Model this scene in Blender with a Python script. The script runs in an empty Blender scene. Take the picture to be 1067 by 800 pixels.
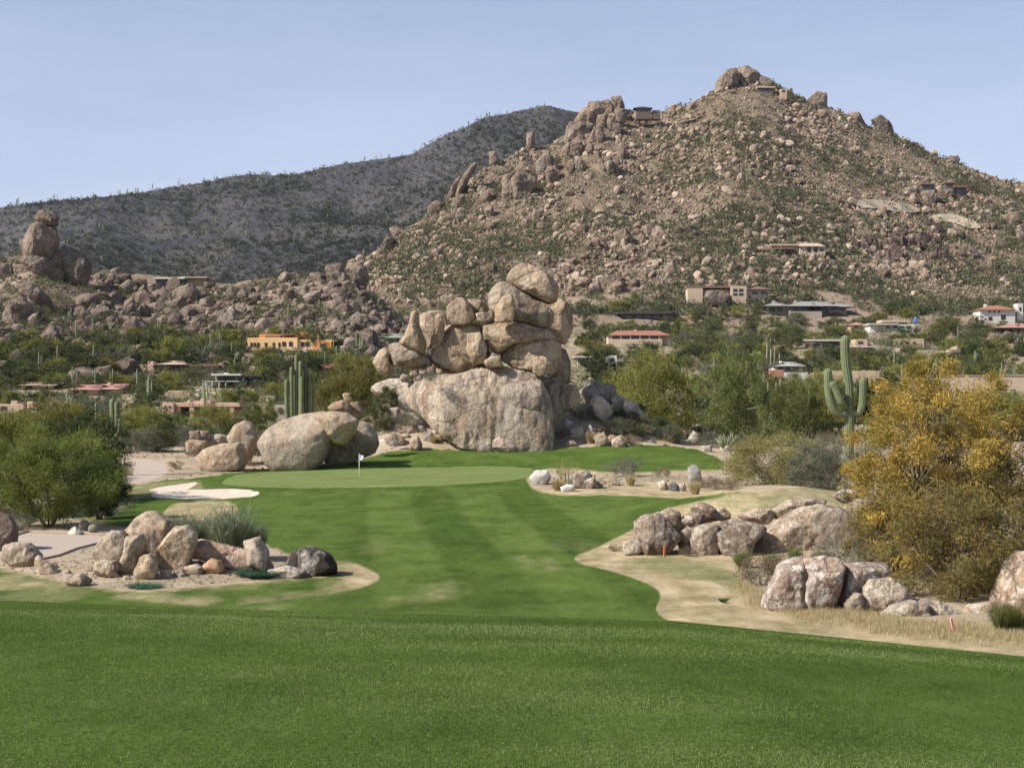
import bpy, bmesh, math, random
import numpy as np
from mathutils import Vector
random.seed(7)
RNG = np.random.default_rng(11)
R = math.radians
SC = bpy.context.scene
COL = SC.collection

# ------------------------------------------------------------------ camera model (metres; eye 1.7 m over the tee-side turf)
F = 1500.0; CU = 533.5; HOR = 420.0; EYE = 1.7
ROCKS_HERO = 0

# ------------------------------------------------------------------ noise
_pr = np.random.default_rng(5)
PERM = _pr.permutation(256).astype(np.int64)
VAL = _pr.random(256) * 2 - 1
def vnoise(p):
    p = np.asarray(p, float)
    i = np.floor(p).astype(np.int64); f = p - i
    f = f * f * f * (f * (f * 6 - 15) + 10)
    def h(dx, dy, dz):
        a = PERM[(i[:, 0] + dx) & 255]
        b = PERM[(a + i[:, 1] + dy) & 255]
        return VAL[PERM[(b + i[:, 2] + dz) & 255]]
    x, y, z = f[:, 0], f[:, 1], f[:, 2]
    a = h(0,0,0)*(1-x)+h(1,0,0)*x; b = h(0,1,0)*(1-x)+h(1,1,0)*x
    c = h(0,0,1)*(1-x)+h(1,0,1)*x; d = h(0,1,1)*(1-x)+h(1,1,1)*x
    return (a*(1-y)+b*y)*(1-z) + (c*(1-y)+d*y)*z
def fbm(p, octv=4, rough=0.5):
    p = np.asarray(p, float); s = np.zeros(len(p)); a = 1.0; t = 0
    for k in range(octv):
        s += a * vnoise(p + 17.3 * k); t += a; a *= rough; p = p * 2.03
    return s / t
def fbm2(x, y, octv=4, z=0.0):
    x = np.asarray(x, float); y = np.asarray(y, float)
    sh = np.broadcast(x, y).shape
    p = np.stack([np.broadcast_to(x, sh).ravel(), np.broadcast_to(y, sh).ravel(), np.full(int(np.prod(sh)) if sh else 1, z + .37)], 1)
    return fbm(p, octv).reshape(sh)
def sstep(a, b, x):
    t = np.clip((x - a) / (b - a), 0, 1); return t * t * (3 - 2 * t)

# ------------------------------------------------------------------ materials
class NB:
    def __init__(s, name):
        m = bpy.data.materials.new(name); m.use_nodes = True
        s.m = m; s.t = m.node_tree; s.t.nodes.clear()
        s.out = s.t.nodes.new('ShaderNodeOutputMaterial')
    def n(s, ty, **k):
        nd = s.t.nodes.new('ShaderNode' + ty)
        for a, b in k.items(): setattr(nd, a, b)
        return nd
    def put(s, sock, v):
        if isinstance(v, bpy.types.NodeSocket): s.t.links.new(v, sock)
        elif isinstance(v, (tuple, list)) and len(v) == 3 and sock.type == 'RGBA': sock.default_value = (*v, 1)
        else: sock.default_value = v
    def math(s, op, a, b=0.0, clamp=False):
        nd = s.n('Math', operation=op, use_clamp=clamp); s.put(nd.inputs[0], a); s.put(nd.inputs[1], b); return nd.outputs[0]
    def mix(s, f, a, b, bt='MIX'):
        nd = s.n('Mix', data_type='RGBA', blend_type=bt)
        s.put(nd.inputs[0], f); s.put(nd.inputs[6], a); s.put(nd.inputs[7], b); return nd.outputs[2]
    def noise(s, vec, scale, detail=4, rough=.55, dist=0.0):
        nd = s.n('TexNoise'); s.put(nd.inputs['Vector'], vec); nd.inputs['Scale'].default_value = scale
        nd.inputs['Detail'].default_value = detail; nd.inputs['Roughness'].default_value = rough; nd.inputs['Distortion'].default_value = dist
        return nd.outputs['Fac']
    def rng(s, v, a, b, c=0.0, d=1.0):
        nd = s.n('MapRange'); nd.clamp = True; s.put(nd.inputs[0], v)
        for i, q in enumerate((a, b, c, d)): s.put(nd.inputs[1+i], q)
        return nd.outputs[0]
    def vscale(s, vec, sc):
        nd = s.n('VectorMath', operation='MULTIPLY'); s.put(nd.inputs[0], vec); nd.inputs[1].default_value = sc; return nd.outputs[0]
    def vadd(s, vec, b):
        nd = s.n('VectorMath', operation='ADD'); s.put(nd.inputs[0], vec); s.put(nd.inputs[1], b); return nd.outputs[0]
    def attr(s, name):
        nd = s.n('Attribute', attribute_name=name); return nd.outputs['Fac']
    def objco(s): return s.n('TexCoord').outputs['Object']
    def orand(s): return s.n('ObjectInfo').outputs['Random']
    def bump(s, h, strength, dist, normal=None):
        nd = s.n('Bump'); nd.inputs['Strength'].default_value = strength; nd.inputs['Distance'].default_value = dist
        s.put(nd.inputs['Height'], h)
        if normal is not None: s.put(nd.inputs['Normal'], normal)
        return nd.outputs[0]
    def hsv(s, c, h=.5, sa=1., v=1.):
        nd = s.n('HueSaturation'); s.put(nd.inputs['Hue'], h); s.put(nd.inputs['Saturation'], sa); s.put(nd.inputs['Value'], v); s.put(nd.inputs['Color'], c); return nd.outputs[0]
    def pbr(s, col, rough=.9, normal=None, spec=.2, metal=0.):
        nd = s.n('BsdfPrincipled'); s.put(nd.inputs['Base Color'], col); s.put(nd.inputs['Roughness'], rough)
        nd.inputs['Specular IOR Level'].default_value = spec; nd.inputs['Metallic'].default_value = metal
        if normal is not None: s.put(nd.inputs['Normal'], normal)
        return nd.outputs[0]
    def end(s, sh): s.t.links.new(sh, s.out.inputs['Surface']); return s.m

def rock_mat(name, A, B, lich=(.55,.53,.48), lamt=.35, varn=(.10,.065,.045), vamt=.2, sc=1.0, crack=.5, streak=0.0, bumpd=.06, vlo=.52):
    b = NB(name); co = b.objco()
    off = b.math('MULTIPLY', b.orand(), 57.0)
    cv = b.n('CombineXYZ'); b.put(cv.inputs[0], off); b.put(cv.inputs[1], off)
    co = b.vadd(co, cv.outputs[0])
    big = b.noise(co, .45*sc, 5, .6)
    col = b.mix(b.rng(big, .38, .62), A, B)
    fine = b.noise(co, 9*sc, 5, .7)
    col = b.mix(1.0, col, b.mix(b.rng(fine, .3, .7), (.48,.47,.46), (1.4,1.4,1.4)), 'MULTIPLY')
    # lichen / pale weathered crust
    l = b.noise(co, 1.3*sc, 9, .72)
    col = b.mix(b.math('MULTIPLY', b.rng(l, .51, .57), lamt), col, lich)
    # desert varnish, runs down the faces
    st = b.vscale(co, (1.0, 1.0, .28))
    v = b.noise(st, .9*sc, 7, .65, .4)
    col = b.mix(b.math('MULTIPLY', b.rng(v, vlo, vlo+.07), vamt), col, varn)
    if streak:
        s2 = b.vscale(co, (1.0, 1.0, .06))
        v2 = b.noise(s2, 1.5*sc, 5, .6, .6)
        col = b.mix(b.math('MULTIPLY', b.rng(v2, .53, .62), streak), col, (.16,.13,.115))
    col = b.hsv(col, .5, b.rng(b.orand(), 0, 1, .85, 1.1), b.rng(b.orand(), 0, 1, .88, 1.10))
    # relief
    wn = b.n('TexNoise'); b.put(wn.inputs['Vector'], co); wn.inputs['Scale'].default_value = .8*sc; wn.inputs['Detail'].default_value = 3
    wv = b.n('VectorMath', operation='SCALE'); b.put(wv.inputs[0], wn.outputs['Color']); wv.inputs['Scale'].default_value = 1.6
    vo = b.n('TexVoronoi', feature='DISTANCE_TO_EDGE'); b.put(vo.inputs['Vector'], b.vadd(co, wv.outputs[0])); vo.inputs['Scale'].default_value = .42*sc
    ck = b.rng(vo.outputs['Distance'], 0.0, .035)
    col = b.mix(b.math('MULTIPLY', b.rng(vo.outputs['Distance'], .004, .028, 1, 0), crack), col, (.045,.034,.028))
    pit = b.noise(co, 4.5*sc, 3, .5); col = b.mix(b.math('MULTIPLY', b.rng(pit, .66, .72), .55), col, (.08,.06,.048))
    h = b.math('ADD', b.math('MULTIPLY', b.noise(co, 2.2*sc, 8, .62), 1.0), b.math('MULTIPLY', ck, crack*.35))
    h = b.math('ADD', h, b.math('MULTIPLY', fine, .22))
    nrm = b.bump(h, 1.0, bumpd*4/sc)
    return b.end(b.pbr(col, .92, nrm, .12))

def leaf_mat(name, A, B, C=None, tr=.3):
    b = NB(name); g = b.attr('tone')
    col = b.mix(b.rng(g, 0, .6), A, B)
    if C: col = b.mix(b.rng(g, .6, 1.0), col, C)
    col = b.hsv(col, b.rng(b.orand(), 0, 1, .485, .512), 1.0, b.rng(b.orand(), 0, 1, .82, 1.2))
    d = b.pbr(col, .85, None, .04)
    t = b.n('BsdfTranslucent'); b.put(t.inputs['Color'], b.hsv(col, .5, 1.1, 1.2))
    mx = b.n('MixShader'); mx.inputs[0].default_value = tr
    b.t.links.new(d, mx.inputs[1]); b.t.links.new(t.outputs[0], mx.inputs[2])
    return b.end(mx.outputs[0])

def flat_mat(name, c, rough=.85, var=.15, scale=1.5, spec=.2, bump=0.0, metal=0.):
    b = NB(name); co = b.objco()
    n = b.noise(co, scale, 5, .6)
    col = b.mix(1.0, c, b.mix(n, (1-var,)*3, (1+var,)*3), 'MULTIPLY')
    nm = b.bump(b.noise(co, scale*8, 4), .6, bump) if bump else None
    return b.end(b.pbr(col, rough, nm, spec, metal))

# ------------------------------------------------------------------ mesh helpers
def mesh_np(name, V, faces, mats, attrs=None, smooth=False, mi=None):
    """faces: (n,3) or (n,4) int array"""
    me = bpy.data.meshes.new(name)
    V = np.asarray(V, np.float32); Fc = np.asarray(faces, np.int32)
    k = Fc.shape[1]
    me.vertices.add(len(V)); me.vertices.foreach_set('co', V.ravel())
    me.loops.add(Fc.size); me.loops.foreach_set('vertex_index', Fc.ravel())
    me.polygons.add(len(Fc)); me.polygons.foreach_set('loop_start', np.arange(0, Fc.size, k, dtype=np.int32))
    if not isinstance(mats, (list, tuple)): mats = [mats]
    for m in mats: me.materials.append(m)
    if mi is not None: me.polygons.foreach_set('material_index', np.asarray(mi, np.int32))
    if smooth: me.polygons.foreach_set('use_smooth', np.ones(len(Fc), bool))
    else: me.polygons.foreach_set('use_smooth', np.zeros(len(Fc), bool))
    for a, v in (attrs or {}).items():
        at = me.attributes.new(a, 'FLOAT', 'POINT'); at.data.foreach_set('value', np.asarray(v, np.float32))
    me.update(calc_edges=True)
    return me
def link(name, me, loc=(0,0,0), parent=None):
    o = bpy.data.objects.new(name, me); COL.objects.link(o); o.location = loc
    if parent: o.parent = parent
    return o
def tag(o, label=None, cat=None, group=None, kind=None):
    if label: o['label'] = label
    if cat: o['category'] = cat
    if group: o['group'] = group
    if kind: o['kind'] = kind
    return o
class MB:
    """collects boxes, tubes, prisms into one mesh (mixed polygons)"""
    def __init__(s): s.v = []; s.f = []
    def box(s, x0, x1, y0, y1, z0, z1):
        n = len(s.v)
        s.v += [(x, y, z) for z in (z0, z1) for x, y in ((x0,y0),(x1,y0),(x1,y1),(x0,y1))]
        s.f += [(n,n+3,n+2,n+1),(n+4,n+5,n+6,n+7)] + [(n+i, n+(i+1)%4, n+4+(i+1)%4, n+4+i) for i in range(4)]
        return s
    def hip(s, x0, x1, y0, y1, z0, z1, inset=.35):
        n = len(s.v); w = (x1-x0)*0; i = (y1-y0)/2*min(1, inset*2)
        s.v += [(x0,y0,z0),(x1,y0,z0),(x1,y1,z0),(x0,y1,z0),(x0+i,(y0+y1)/2,z1),(x1-i,(y0+y1)/2,z1)]
        s.f += [(n,n+3,n+2,n+1),(n,n+1,n+5,n+4),(n+1,n+2,n+5),(n+2,n+3,n+4,n+5),(n+3,n,n+4)]
        return s
    def tube(s, pts, rad, seg=8, cap=True):
        pts = [np.array(p, float) for p in pts]; n0 = len(s.v)
        for i, p in enumerate(pts):
            t = pts[min(i+1, len(pts)-1)] - pts[max(i-1, 0)]; t = t / (np.linalg.norm(t) + 1e-9)
            a = np.cross(t, (0, 0, 1.0) if abs(t[2]) < .95 else (1.0, 0, 0)); a /= np.linalg.norm(a); b = np.cross(a, t)
            for k in range(seg):
                an = 2*math.pi*k/seg
                s.v.append(tuple(p + rad[i]*(a*math.cos(an) + b*math.sin(an))))
        for i in range(len(pts)-1):
            for k in range(seg):
                a0 = n0+i*seg+k; a1 = n0+i*seg+(k+1)%seg
                s.f.append((a0, a0+seg, a1+seg, a1))
        if cap:
            s.f.append(tuple(n0+k for k in range(seg))); s.f.append(tuple(n0+(len(pts)-1)*seg+k for k in reversed(range(seg))))
        return s
    def mesh(s, name, mat, smooth=False, bevel=0):
        me = bpy.data.meshes.new(name); me.from_pydata(s.v, [], s.f); me.materials.append(mat)
        if bevel:
            bm = bmesh.new(); bm.from_mesh(me)
            bmesh.ops.bevel(bm, geom=bm.edges[:], offset=bevel, segments=1, affect='EDGES', clamp_overlap=True)
            bm.to_mesh(me); bm.free()
        me.polygons.foreach_set('use_smooth', [smooth]*len(me.polygons)); me.update(); return me
    def build(s, name, mat, parent=None, loc=(0,0,0), smooth=False, bevel=0):
        return link(name, s.mesh(name, mat, smooth, bevel), loc, parent)

# ------------------------------------------------------------------ terrain
def mfbm(mask, x, y, octv, z):
    out = np.zeros(mask.shape)
    if mask.any(): out[mask] = fbm2(x[mask], y[mask], octv, z)
    return out
def interp(x, pts): return np.interp(x, [p[0] for p in pts], [p[1] for p in pts])
BASE = [(0,-5.3),(92,-5.3),(110,-4.35),(125,-4.0),(140,-3.0),(160,-2.55),(200,-1.0),(260,1.8),(330,6.0),(420,12.9),(520,25),(640,42),(800,60),(1100,90),(1500,110),(3000,120)]
LEFT = [(-400,330),(-150,300),(-20,283),(35,262),(85,285),(150,297),(250,299),(300,292),(370,293),(400,312),(440,350),(480,385),(520,405),(600,440)]
MAIN = [(250,420),(330,330),(360,281),(370,275),(394,261),(421,241),(461,214),(485,188),(510,172),(529,164),(547,154),(576,150),(589,138),(604,122),(630,114),(677,119),(707,113),(727,107),(744,96),(757,87),(790,82),(808,87),(835,103),(866,113),(886,119),(906,131),(940,144),(977,162),(1000,171),(1044,187),(1067,191),(1150,235),(1350,300),(1800,380)]
MAIND = [(330,800),(400,830),(600,960),(800,1000),(1100,980)]
S1 = np.array([(155,515.5),(165,512),(180,510.5),(240,509),(262,510.5),(273,513.5),(262,517.5),(230,519.5),(200,520),(165,519)])
S2 = np.array([(150,511.5),(165,507.5),(190,504),(204,502),(206,503.5),(196,509.5),(172,511.5)])

def poly_sd(P, x, y):
    """signed distance (negative inside) of points to polygon P"""
    x = np.asarray(x, float).ravel(); y = np.asarray(y, float).ravel()
    d = np.full(len(x), 1e18); ins = np.zeros(len(x), bool)
    n = len(P)
    for i in range(n):
        ax, ay = P[i]; bx, by = P[(i+1) % n]
        ex, ey = bx-ax, by-ay
        t = np.clip(((x-ax)*ex + (y-ay)*ey) / (ex*ex+ey*ey+1e-12), 0, 1)
        dx = x-ax-t*ex; dy = y-ay-t*ey
        d = np.minimum(d, dx*dx+dy*dy)
        c = (ay > y) != (by > y)
        with np.errstate(divide='ignore', invalid='ignore'):
            xi = (bx-ax)*(y-ay)/(by-ay+1e-15)+ax
        ins ^= c & (x < xi)
    return np.where(ins, -1, 1) * np.sqrt(d)

def H(x, y):
    """ground height at world x, y (y forward)"""
    x = np.asarray(x, float); y = np.asarray(y, float)
    x, y = np.broadcast_arrays(np.atleast_1d(x), np.atleast_1d(y))
    ys = np.maximum(y, .5)
    d = ys
    u = np.clip(x / ys * F + CU, -2000, 3000)
    un = np.clip(u, -250, 1350)
    base = interp(d, BASE)
    # golf-side relief
    base = base + 1.9*np.exp(-(((x-15.5)/7.5)**2 + ((y-86)/9)**2))
    base = base + .9*np.exp(-(((x-26)/9)**2 + ((y-72)/14)**2))
    base = base + .35*mfbm((d > 40) & (d < 400), x*.05, y*.05, 3, 0.) * sstep(40, 60, d) * sstep(400, 300, d)
    base = base + .6*np.exp(-(((x+40)/12)**2 + ((y-62)/14)**2))
    base = base + .75*np.exp(-(((x+14.7)/4.2)**2 + ((y-61)/2.6)**2))
    # tee-side brow: falls away as a parabola
    s = interp(un, [(-250,.128),(0,.137),(300,.144),(533,.147),(700,.151),(1067,.176),(1350,.19)])
    near = -(s*s/(4*EYE)) * d*d * 1.0
    k = 0.55
    z = np.logaddexp(np.clip(near/k, -400, 50), base/k) * k
    base_z = z
    z = z + 5.0*np.exp(-(((x+10.5)/6.5)**2 + ((y-150)/6.5)**2)) + 3.6*np.exp(-(((x-9.5)/7)**2 + ((y-150.5)/7.5)**2)) + 3.0*np.exp(-((x/8)**2 + ((y-151)/5.5)**2))
    # desert relief
    w = sstep(150, 260, d)
    z = z + w * mfbm(d > 150, x*.012, y*.012, 4, 3.) * interp(d, [(150,1),(400,6),(700,14),(1100,22)])
    # left boulder hill
    dr = 450.0
    zl = EYE + (HOR - interp(u, LEFT)) / F * dr
    t = (d - 285) / (dr - 285)
    prof = np.where(t < 1, np.clip(t, 0, 1)**1.1, np.clip(1 - (t-1)*.55, 0, 1))
    zb = 4.0
    hl = zb + (zl - zb)*prof
    z = np.where(t > 0, np.maximum(z, hl + mfbm((t > 0) & (hl > z-4), x*.03, y*.03, 4, 9.)*3.0*np.clip(t*3, 0, 1)), z)
    # main hill
    Dm = interp(u, MAIND); zr = EYE + (HOR - interp(u, MAIN)) / F * Dm
    df = 600.0
    t = (d - df) / (Dm - df)
    zb = 38.0
    prof = np.where(t < 1, np.clip(t, 0, 1)**1.12, np.clip(1 - (t-1)*.9, 0, 1))
    hm = zb + (zr - zb)*prof
    mk = t > 0
    rel = (mfbm(mk, x*.010, y*.010, 5, 4.)*20 + mfbm(mk, x*.05, y*.05, 3, 6.)*3.5) * np.clip(t*2.5, 0, 1) * np.clip(1 - .9*np.clip(t, 0, 1)**3, 0, 1)
    z = np.where((t > 0), np.maximum(z, hm + rel), z)
    # bunkers are scooped out
    m = (d > 95) & (d < 135) & (u > 130) & (u < 300)
    if np.any(m):
        zz = z[m] if z.shape else z
        vv = HOR - (zz - EYE)/d[m]*F
        for S, dp in ((S1, .22), (S2, .06)):
            zz = zz - dp*sstep(-.2, -2.0, poly_sd(S, u[m], vv))
        z = z.copy(); z[m] = zz
    return z

def proj(x, y, z):
    y = np.maximum(np.asarray(y, float), .3)
    return np.asarray(x)/y*F + CU, HOR - (np.asarray(z)-EYE)/y*F
def hit(u, v, dmin=44.0, dmax=1600.0):
    """first ground point seen in direction (u, v)"""
    d = np.geomspace(dmin, dmax, 170)
    for _ in range(2):
        x = (u-CU)/F*d
        g = H(x, d); ray = EYE + (HOR-v)/F*d
        k = np.nonzero(g >= ray)[0]
        if len(k) == 0: return np.array([x[-1], d[-1], g[-1]])
        i = max(k[0], 1)
        if _ == 0: d = np.linspace(d[max(i-1,0)]*.999, d[i]*1.001, 12)
    a = ray[i-1]-g[i-1]; b = g[i]-ray[i]
    t = a/(a+b+1e-9) if a > 0 else 0
    dd = d[i-1]+(d[i]-d[i-1])*t; xx = (u-CU)/F*dd
    return np.array([xx, dd, float(H(np.array([xx]), np.array([dd]))[0])])
def gz(x, y): return float(H(np.array([x]), np.array([y]))[0])
# ------------------------------------------------------------------ ground sheet, cut exactly into its regions
GRASS = np.array([(-700,3000),(2200,3000),(2200,720),(1500,664),(1067,655),(1000,652),(950,648),(880,640),(835,632),(800,628),(780,622),(772,606),(790,586),
 (830,560),(880,546),(900,530),(905,512),(880,505),(850,506),(800,510),(765,512),(735,511),(712,505),(690,502),(660,504),(645,508),(600,510),(562,510),(548,501),(560,491),
 (600,492),(640,496),(700,492),(745,492),(757,486),(750,477),(728,468),(690,463.5),(640,464),(590,467),(540,470),(480,469),(440,468),(410,469),(385,477),(345,486),
 (290,488),(230,494),(190,499),(160,502),(118,508),(80,516),(60,535),(100,548),(140,552),(170,548),(200,553),(228,560),(262,566),(300,577),(330,592),(352,590),(352,598),(300,602),
 (250,606),(190,613),(140,616),(100,612),(60,604),(0,590),(-150,578),(-700,560)])
GREEN = np.array([(226,505),(240,496),(262,492.5),(340,489.5),(440,487),(520,485.5),(556,487),(560,494),(545,499),(500,503.5),(430,507),(350,508.5),(270,508)])
PATH1 = np.array([(-200,552),(16,558),(29,554),(70,556),(112,557.5),(104,566),(80,572),(62,579),(40,584),(10,580),(-200,590)])
PATH2 = np.array([(123,479),(140,478),(162,479),(172,483),(176,489),(169,497),(143,502.5),(114,508),(95,511),(95,506),(112,502),(130,498),(141,493),(141,487),(128,483)])
def chaikin(P, n=2):
    P = np.asarray(P, float)
    for _ in range(n):
        Q = np.roll(P, -1, 0); P = np.stack([P*.75+Q*.25, P*.25+Q*.75], 1).reshape(-1, 2)
    return P
GRASS = chaikin(GRASS); GREEN = chaikin(GREEN); PATH1 = chaikin(PATH1, 1); PATH2 = chaikin(PATH2, 1)
def build_ground():
    # polar-ish grid: columns by bearing, rows by distance
    fine = np.arange(-60, 1128, 1.7)
    ua = np.concatenate([np.linspace(-3200, -80, 60), fine, np.linspace(1140, 4200, 60)])
    rows = [0.6, 1.5, 3.0, 4.5]
    d = 6.0
    while d < 46: rows.append(d); d *= 1.016
    # spacing by about one pixel of picture height further out
    while d < 150: rows.append(d); d += max(.16, d*d/(F*6.2)*1.15)
    while d < 640: rows.append(d); d *= 1.010
    rows.append(640.0)
    rows = np.array(rows)
    U, D = np.meshgrid(ua, rows)
    X = (U-CU)/F*D; Y = D.copy(); Z = H(X, Y)
    nr, nc = U.shape
    V = np.stack([X.ravel(), Y.ravel(), Z.ravel()], 1)
    u, v = proj(V[:,0], V[:,1], V[:,2])
    jit = fbm2(V[:,0]*.8, V[:,1]*.8, 3)*.8
    far = V[:,1] > 44
    jit = jit*.5 + fbm2(V[:,0]*2.6, V[:,1]*1.2, 3, 4.)*1.0
    def sd(P, amp=0.0):
        s = poly_sd(P, u, v); return s + jit*amp
    g = sd(GRASS, 2.2)
    g = np.where(V[:,1] < 40, -10, g)
    g = np.where(V[:,1] > 175, 50, g)
    A = {}
    # dry turf (winter-dormant rough)
    DR = [np.array([(594,580),(622,569),(650,556),(680,537),(700,527),(740,519),(790,509),(830,503),(900,500),(960,540),(2200,560),(2200,770),(1400,722),(1067,689),(980,678),(900,669),(830,662),(760,656),(712,652),(690,645),(681,634),(690,618),(672,607),(630,593),(606,589)]),
          np.array([(-700,560),(0,586),(60,602),(110,612),(190,609),(260,602),(330,592),(345,582),(375,586),(402,601),(380,611),(330,621),(260,631),(170,631),(90,623),(30,612),(-700,620)]),
          np.array([(150,549),(170,535),(182,522),(246,520),(249,540),(235,556),(200,556)]),
          np.array([(545,499),(560,489),(600,488),(640,492),(700,489),(760,487),(765,512),(720,521),(650,516),(560,516)])]
    DR = [chaikin(P) for P in DR]
    dry = np.full(len(V), -99.0)
    wob = fbm2(V[:,0]*.25, V[:,1]*.12, 4, 2.)*7
    for P in DR[:1]: dry = np.maximum(dry, -poly_sd(P, u, v) + wob*.25)
    r = sstep(-1.0, 1.5, dry)
    r = np.where(V[:,1] < 38, 0, r)
    # greener tongue through the right rough
    tong = np.array([(640,585),(690,578),(760,592),(790,610),(790,622),(740,606),(690,596)])
    r = r*(1-.55*sstep(3, -4, poly_sd(tong, u, v)+wob*.6))
    mound = sstep(560, 520, v)*sstep(640, 720, u)
    r = r*(1-.35*mound)
    l = sstep(-2, 3, -poly_sd(DR[1], u, v)+wob*.7); l = np.where(V[:,1] < 38, 0, l)
    l = np.maximum(l*.62*sstep(-.6,.5,fbm2(V[:,0]*.5, V[:,1]*.2, 3, 5.)+.1) , l*.9*sstep(335, 375, u))
    p3 = .7*sstep(-1, 1.5, -poly_sd(DR[2], u, v)+wob*.2); p4 = .95*sstep(-1, 2, -poly_sd(DR[3], u, v)+wob*.3)
    bl = np.array([(40,530),(118,505),(150,500),(210,500),(215,512),(150,520),(100,548)])
    p5 = .42*sstep(-1, 3, -poly_sd(bl, u, v)+wob*.4)
    thin = .30*sstep(.05, .45, fbm2(V[:,0]*.3, V[:,1]*.06, 4, 8.))*sstep(44, 50, V[:,1])*sstep(85, 60, V[:,1])
    edge = .75*sstep(-4.5, -.5, g + wob*.25)*(V[:,1] > 44)*(V[:,1] < 100)
    A['dry'] = np.clip(np.maximum.reduce([r, l, p3, p4, p5, thin, edge]), 0, 1)
    # mowing bands on the fairway beyond the brow: alternate passes toward the green
    mid = sstep(46, 52, V[:,1])*sstep(108, 100, V[:,1])
    bx = V[:,0] + (V[:,1]-98)*.10 + fbm2(V[:,0]*.05, V[:,1]*.05, 2)*.5
    band = -np.cos((bx+5.15)*2*math.pi/6.1)
    band = np.clip(band*3.5, -1, 1)*sstep(9.5, 6.5, np.abs(bx+3.0))*(.55+.45*sstep(52, 72, V[:,1]))
    bx2 = V[:,0]*.8 - (V[:,1]-80)*.32
    band2 = np.clip(np.sin(bx2*2*math.pi/8)*2, -1, 1)*sstep(2.5, 5, V[:,0])
    uq, vq = u, v
    zbase = interp(V[:,1], BASE)
    rocky = np.maximum(sstep(1.0, 5.0, V[:,2]-zbase-1.0)*sstep(285, 310, V[:,1]), sstep(480, 630, V[:,1]))
    gs = poly_sd(GREEN, u, v); ring = sstep(3.2, 2.0, gs)*(gs > -1)*(V[:,1] > 85)*(V[:,1] < 165)
    band = band*(1-ring)*1.0; band2 = band2*(1-ring)
    mid = np.where(ring > 0, 1, mid); band = band - ring*1.0
    A['band'] = np.where(V[:,1] > 160, rocky, (band+band2*.8)*mid)
    cols = nc
    i = np.arange((nr-1)*(nc-1)); rr = i//(nc-1); cc = i % (nc-1); a = rr*nc+cc
    T = np.concatenate([np.stack([a, a+1, a+nc+1], 1), np.stack([a, a+nc+1, a+nc], 1)])
    S = {'grass': g, 'green': sd(GREEN, .8), 'b1': sd(S1, .55), 'b2': sd(S2, .35), 'path1': sd(PATH1, .25), 'path2': sd(PATH2, .25)}
    S['path1'] = np.where(V[:,1] > 44, S['path1'], 50)
    for k in ('green','b1','b2','path2'): S[k] = np.where((V[:,1] > 85)&(V[:,1] < 170), S[k], 50)
    names = list(S); AT = np.stack([V[:,0], V[:,1], V[:,2], A['dry'], A['band']] + [S[k] for k in names], 1)
    def clip(AT, T, col):
        s = AT[:, col]; s = np.where(np.abs(s) < 1e-6, 1e-6, s)
        ts = s[T]; nin = (ts < 0).sum(1)
        ins = T[nin == 3]; outs = T[nin == 0]
        newT = {True: [ins], False: [outs]}
        for cnt in (1, 2):
            M = T[nin == cnt]
            if not len(M): continue
            ms = s[M] < 0
            lone = ms.argmax(1) if cnt == 1 else (~ms).argmax(1)
            rr_ = np.arange(len(M))
            p = M[rr_, lone]; q = M[rr_, (lone+1) % 3]; w = M[rr_, (lone+2) % 3]
            def cut(a_, b_):
                t = s[a_]/(s[a_]-s[b_]); return AT[a_]*(1-t[:,None]) + AT[b_]*t[:,None]
            n0 = len(AT); P1 = cut(p, q); P2 = cut(p, w)
            AT = np.concatenate([AT, P1, P2]); i1 = n0+rr_; i2 = n0+len(M)+rr_
            s = np.concatenate([s, np.full(2*len(M), 1e-6)])
            side = (cnt == 1)
            newT[side].append(np.stack([p, i1, i2], 1))
            newT[not side].append(np.stack([i1, q, w], 1)); newT[not side].append(np.stack([i1, w, i2], 1))
        return AT, np.concatenate(newT[True]), np.concatenate(newT[False])
    def emit(name, AT, T, mat, smooth=True):
        used, inv = np.unique(T, return_inverse=True); T2 = inv.reshape(T.shape)
        P = AT[used]
        me = mesh_np(name, P[:, :3], T2, mat, {'dry': P[:,3], 'band': P[:,4]}, smooth)
        return tag(link(name, me), kind='structure')
    col = {k: 5+i for i, k in enumerate(names)}
    AT, in_, rest = clip(AT, T, col['path1']); emit('cart_path', AT, in_, MAT['path'])
    AT, in_, rest = clip(AT, rest, col['path2']); emit('cart_path', AT, in_, MAT['path'])
    AT, in_, rest = clip(AT, rest, col['b1']); emit('bunker', AT, in_, MAT['sand'])
    AT, in_, rest = clip(AT, rest, col['b2']); emit('bunker', AT, in_, MAT['sand'])
    AT, in_, rest = clip(AT, rest, col['green']); emit('putting_green', AT, in_, MAT['putting'])
    AT, in_, rest = clip(AT, rest, col['grass']); emit('fairway', AT, in_, MAT['turf'])
    emit('ground', AT, rest, MAT['desert'])

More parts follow.
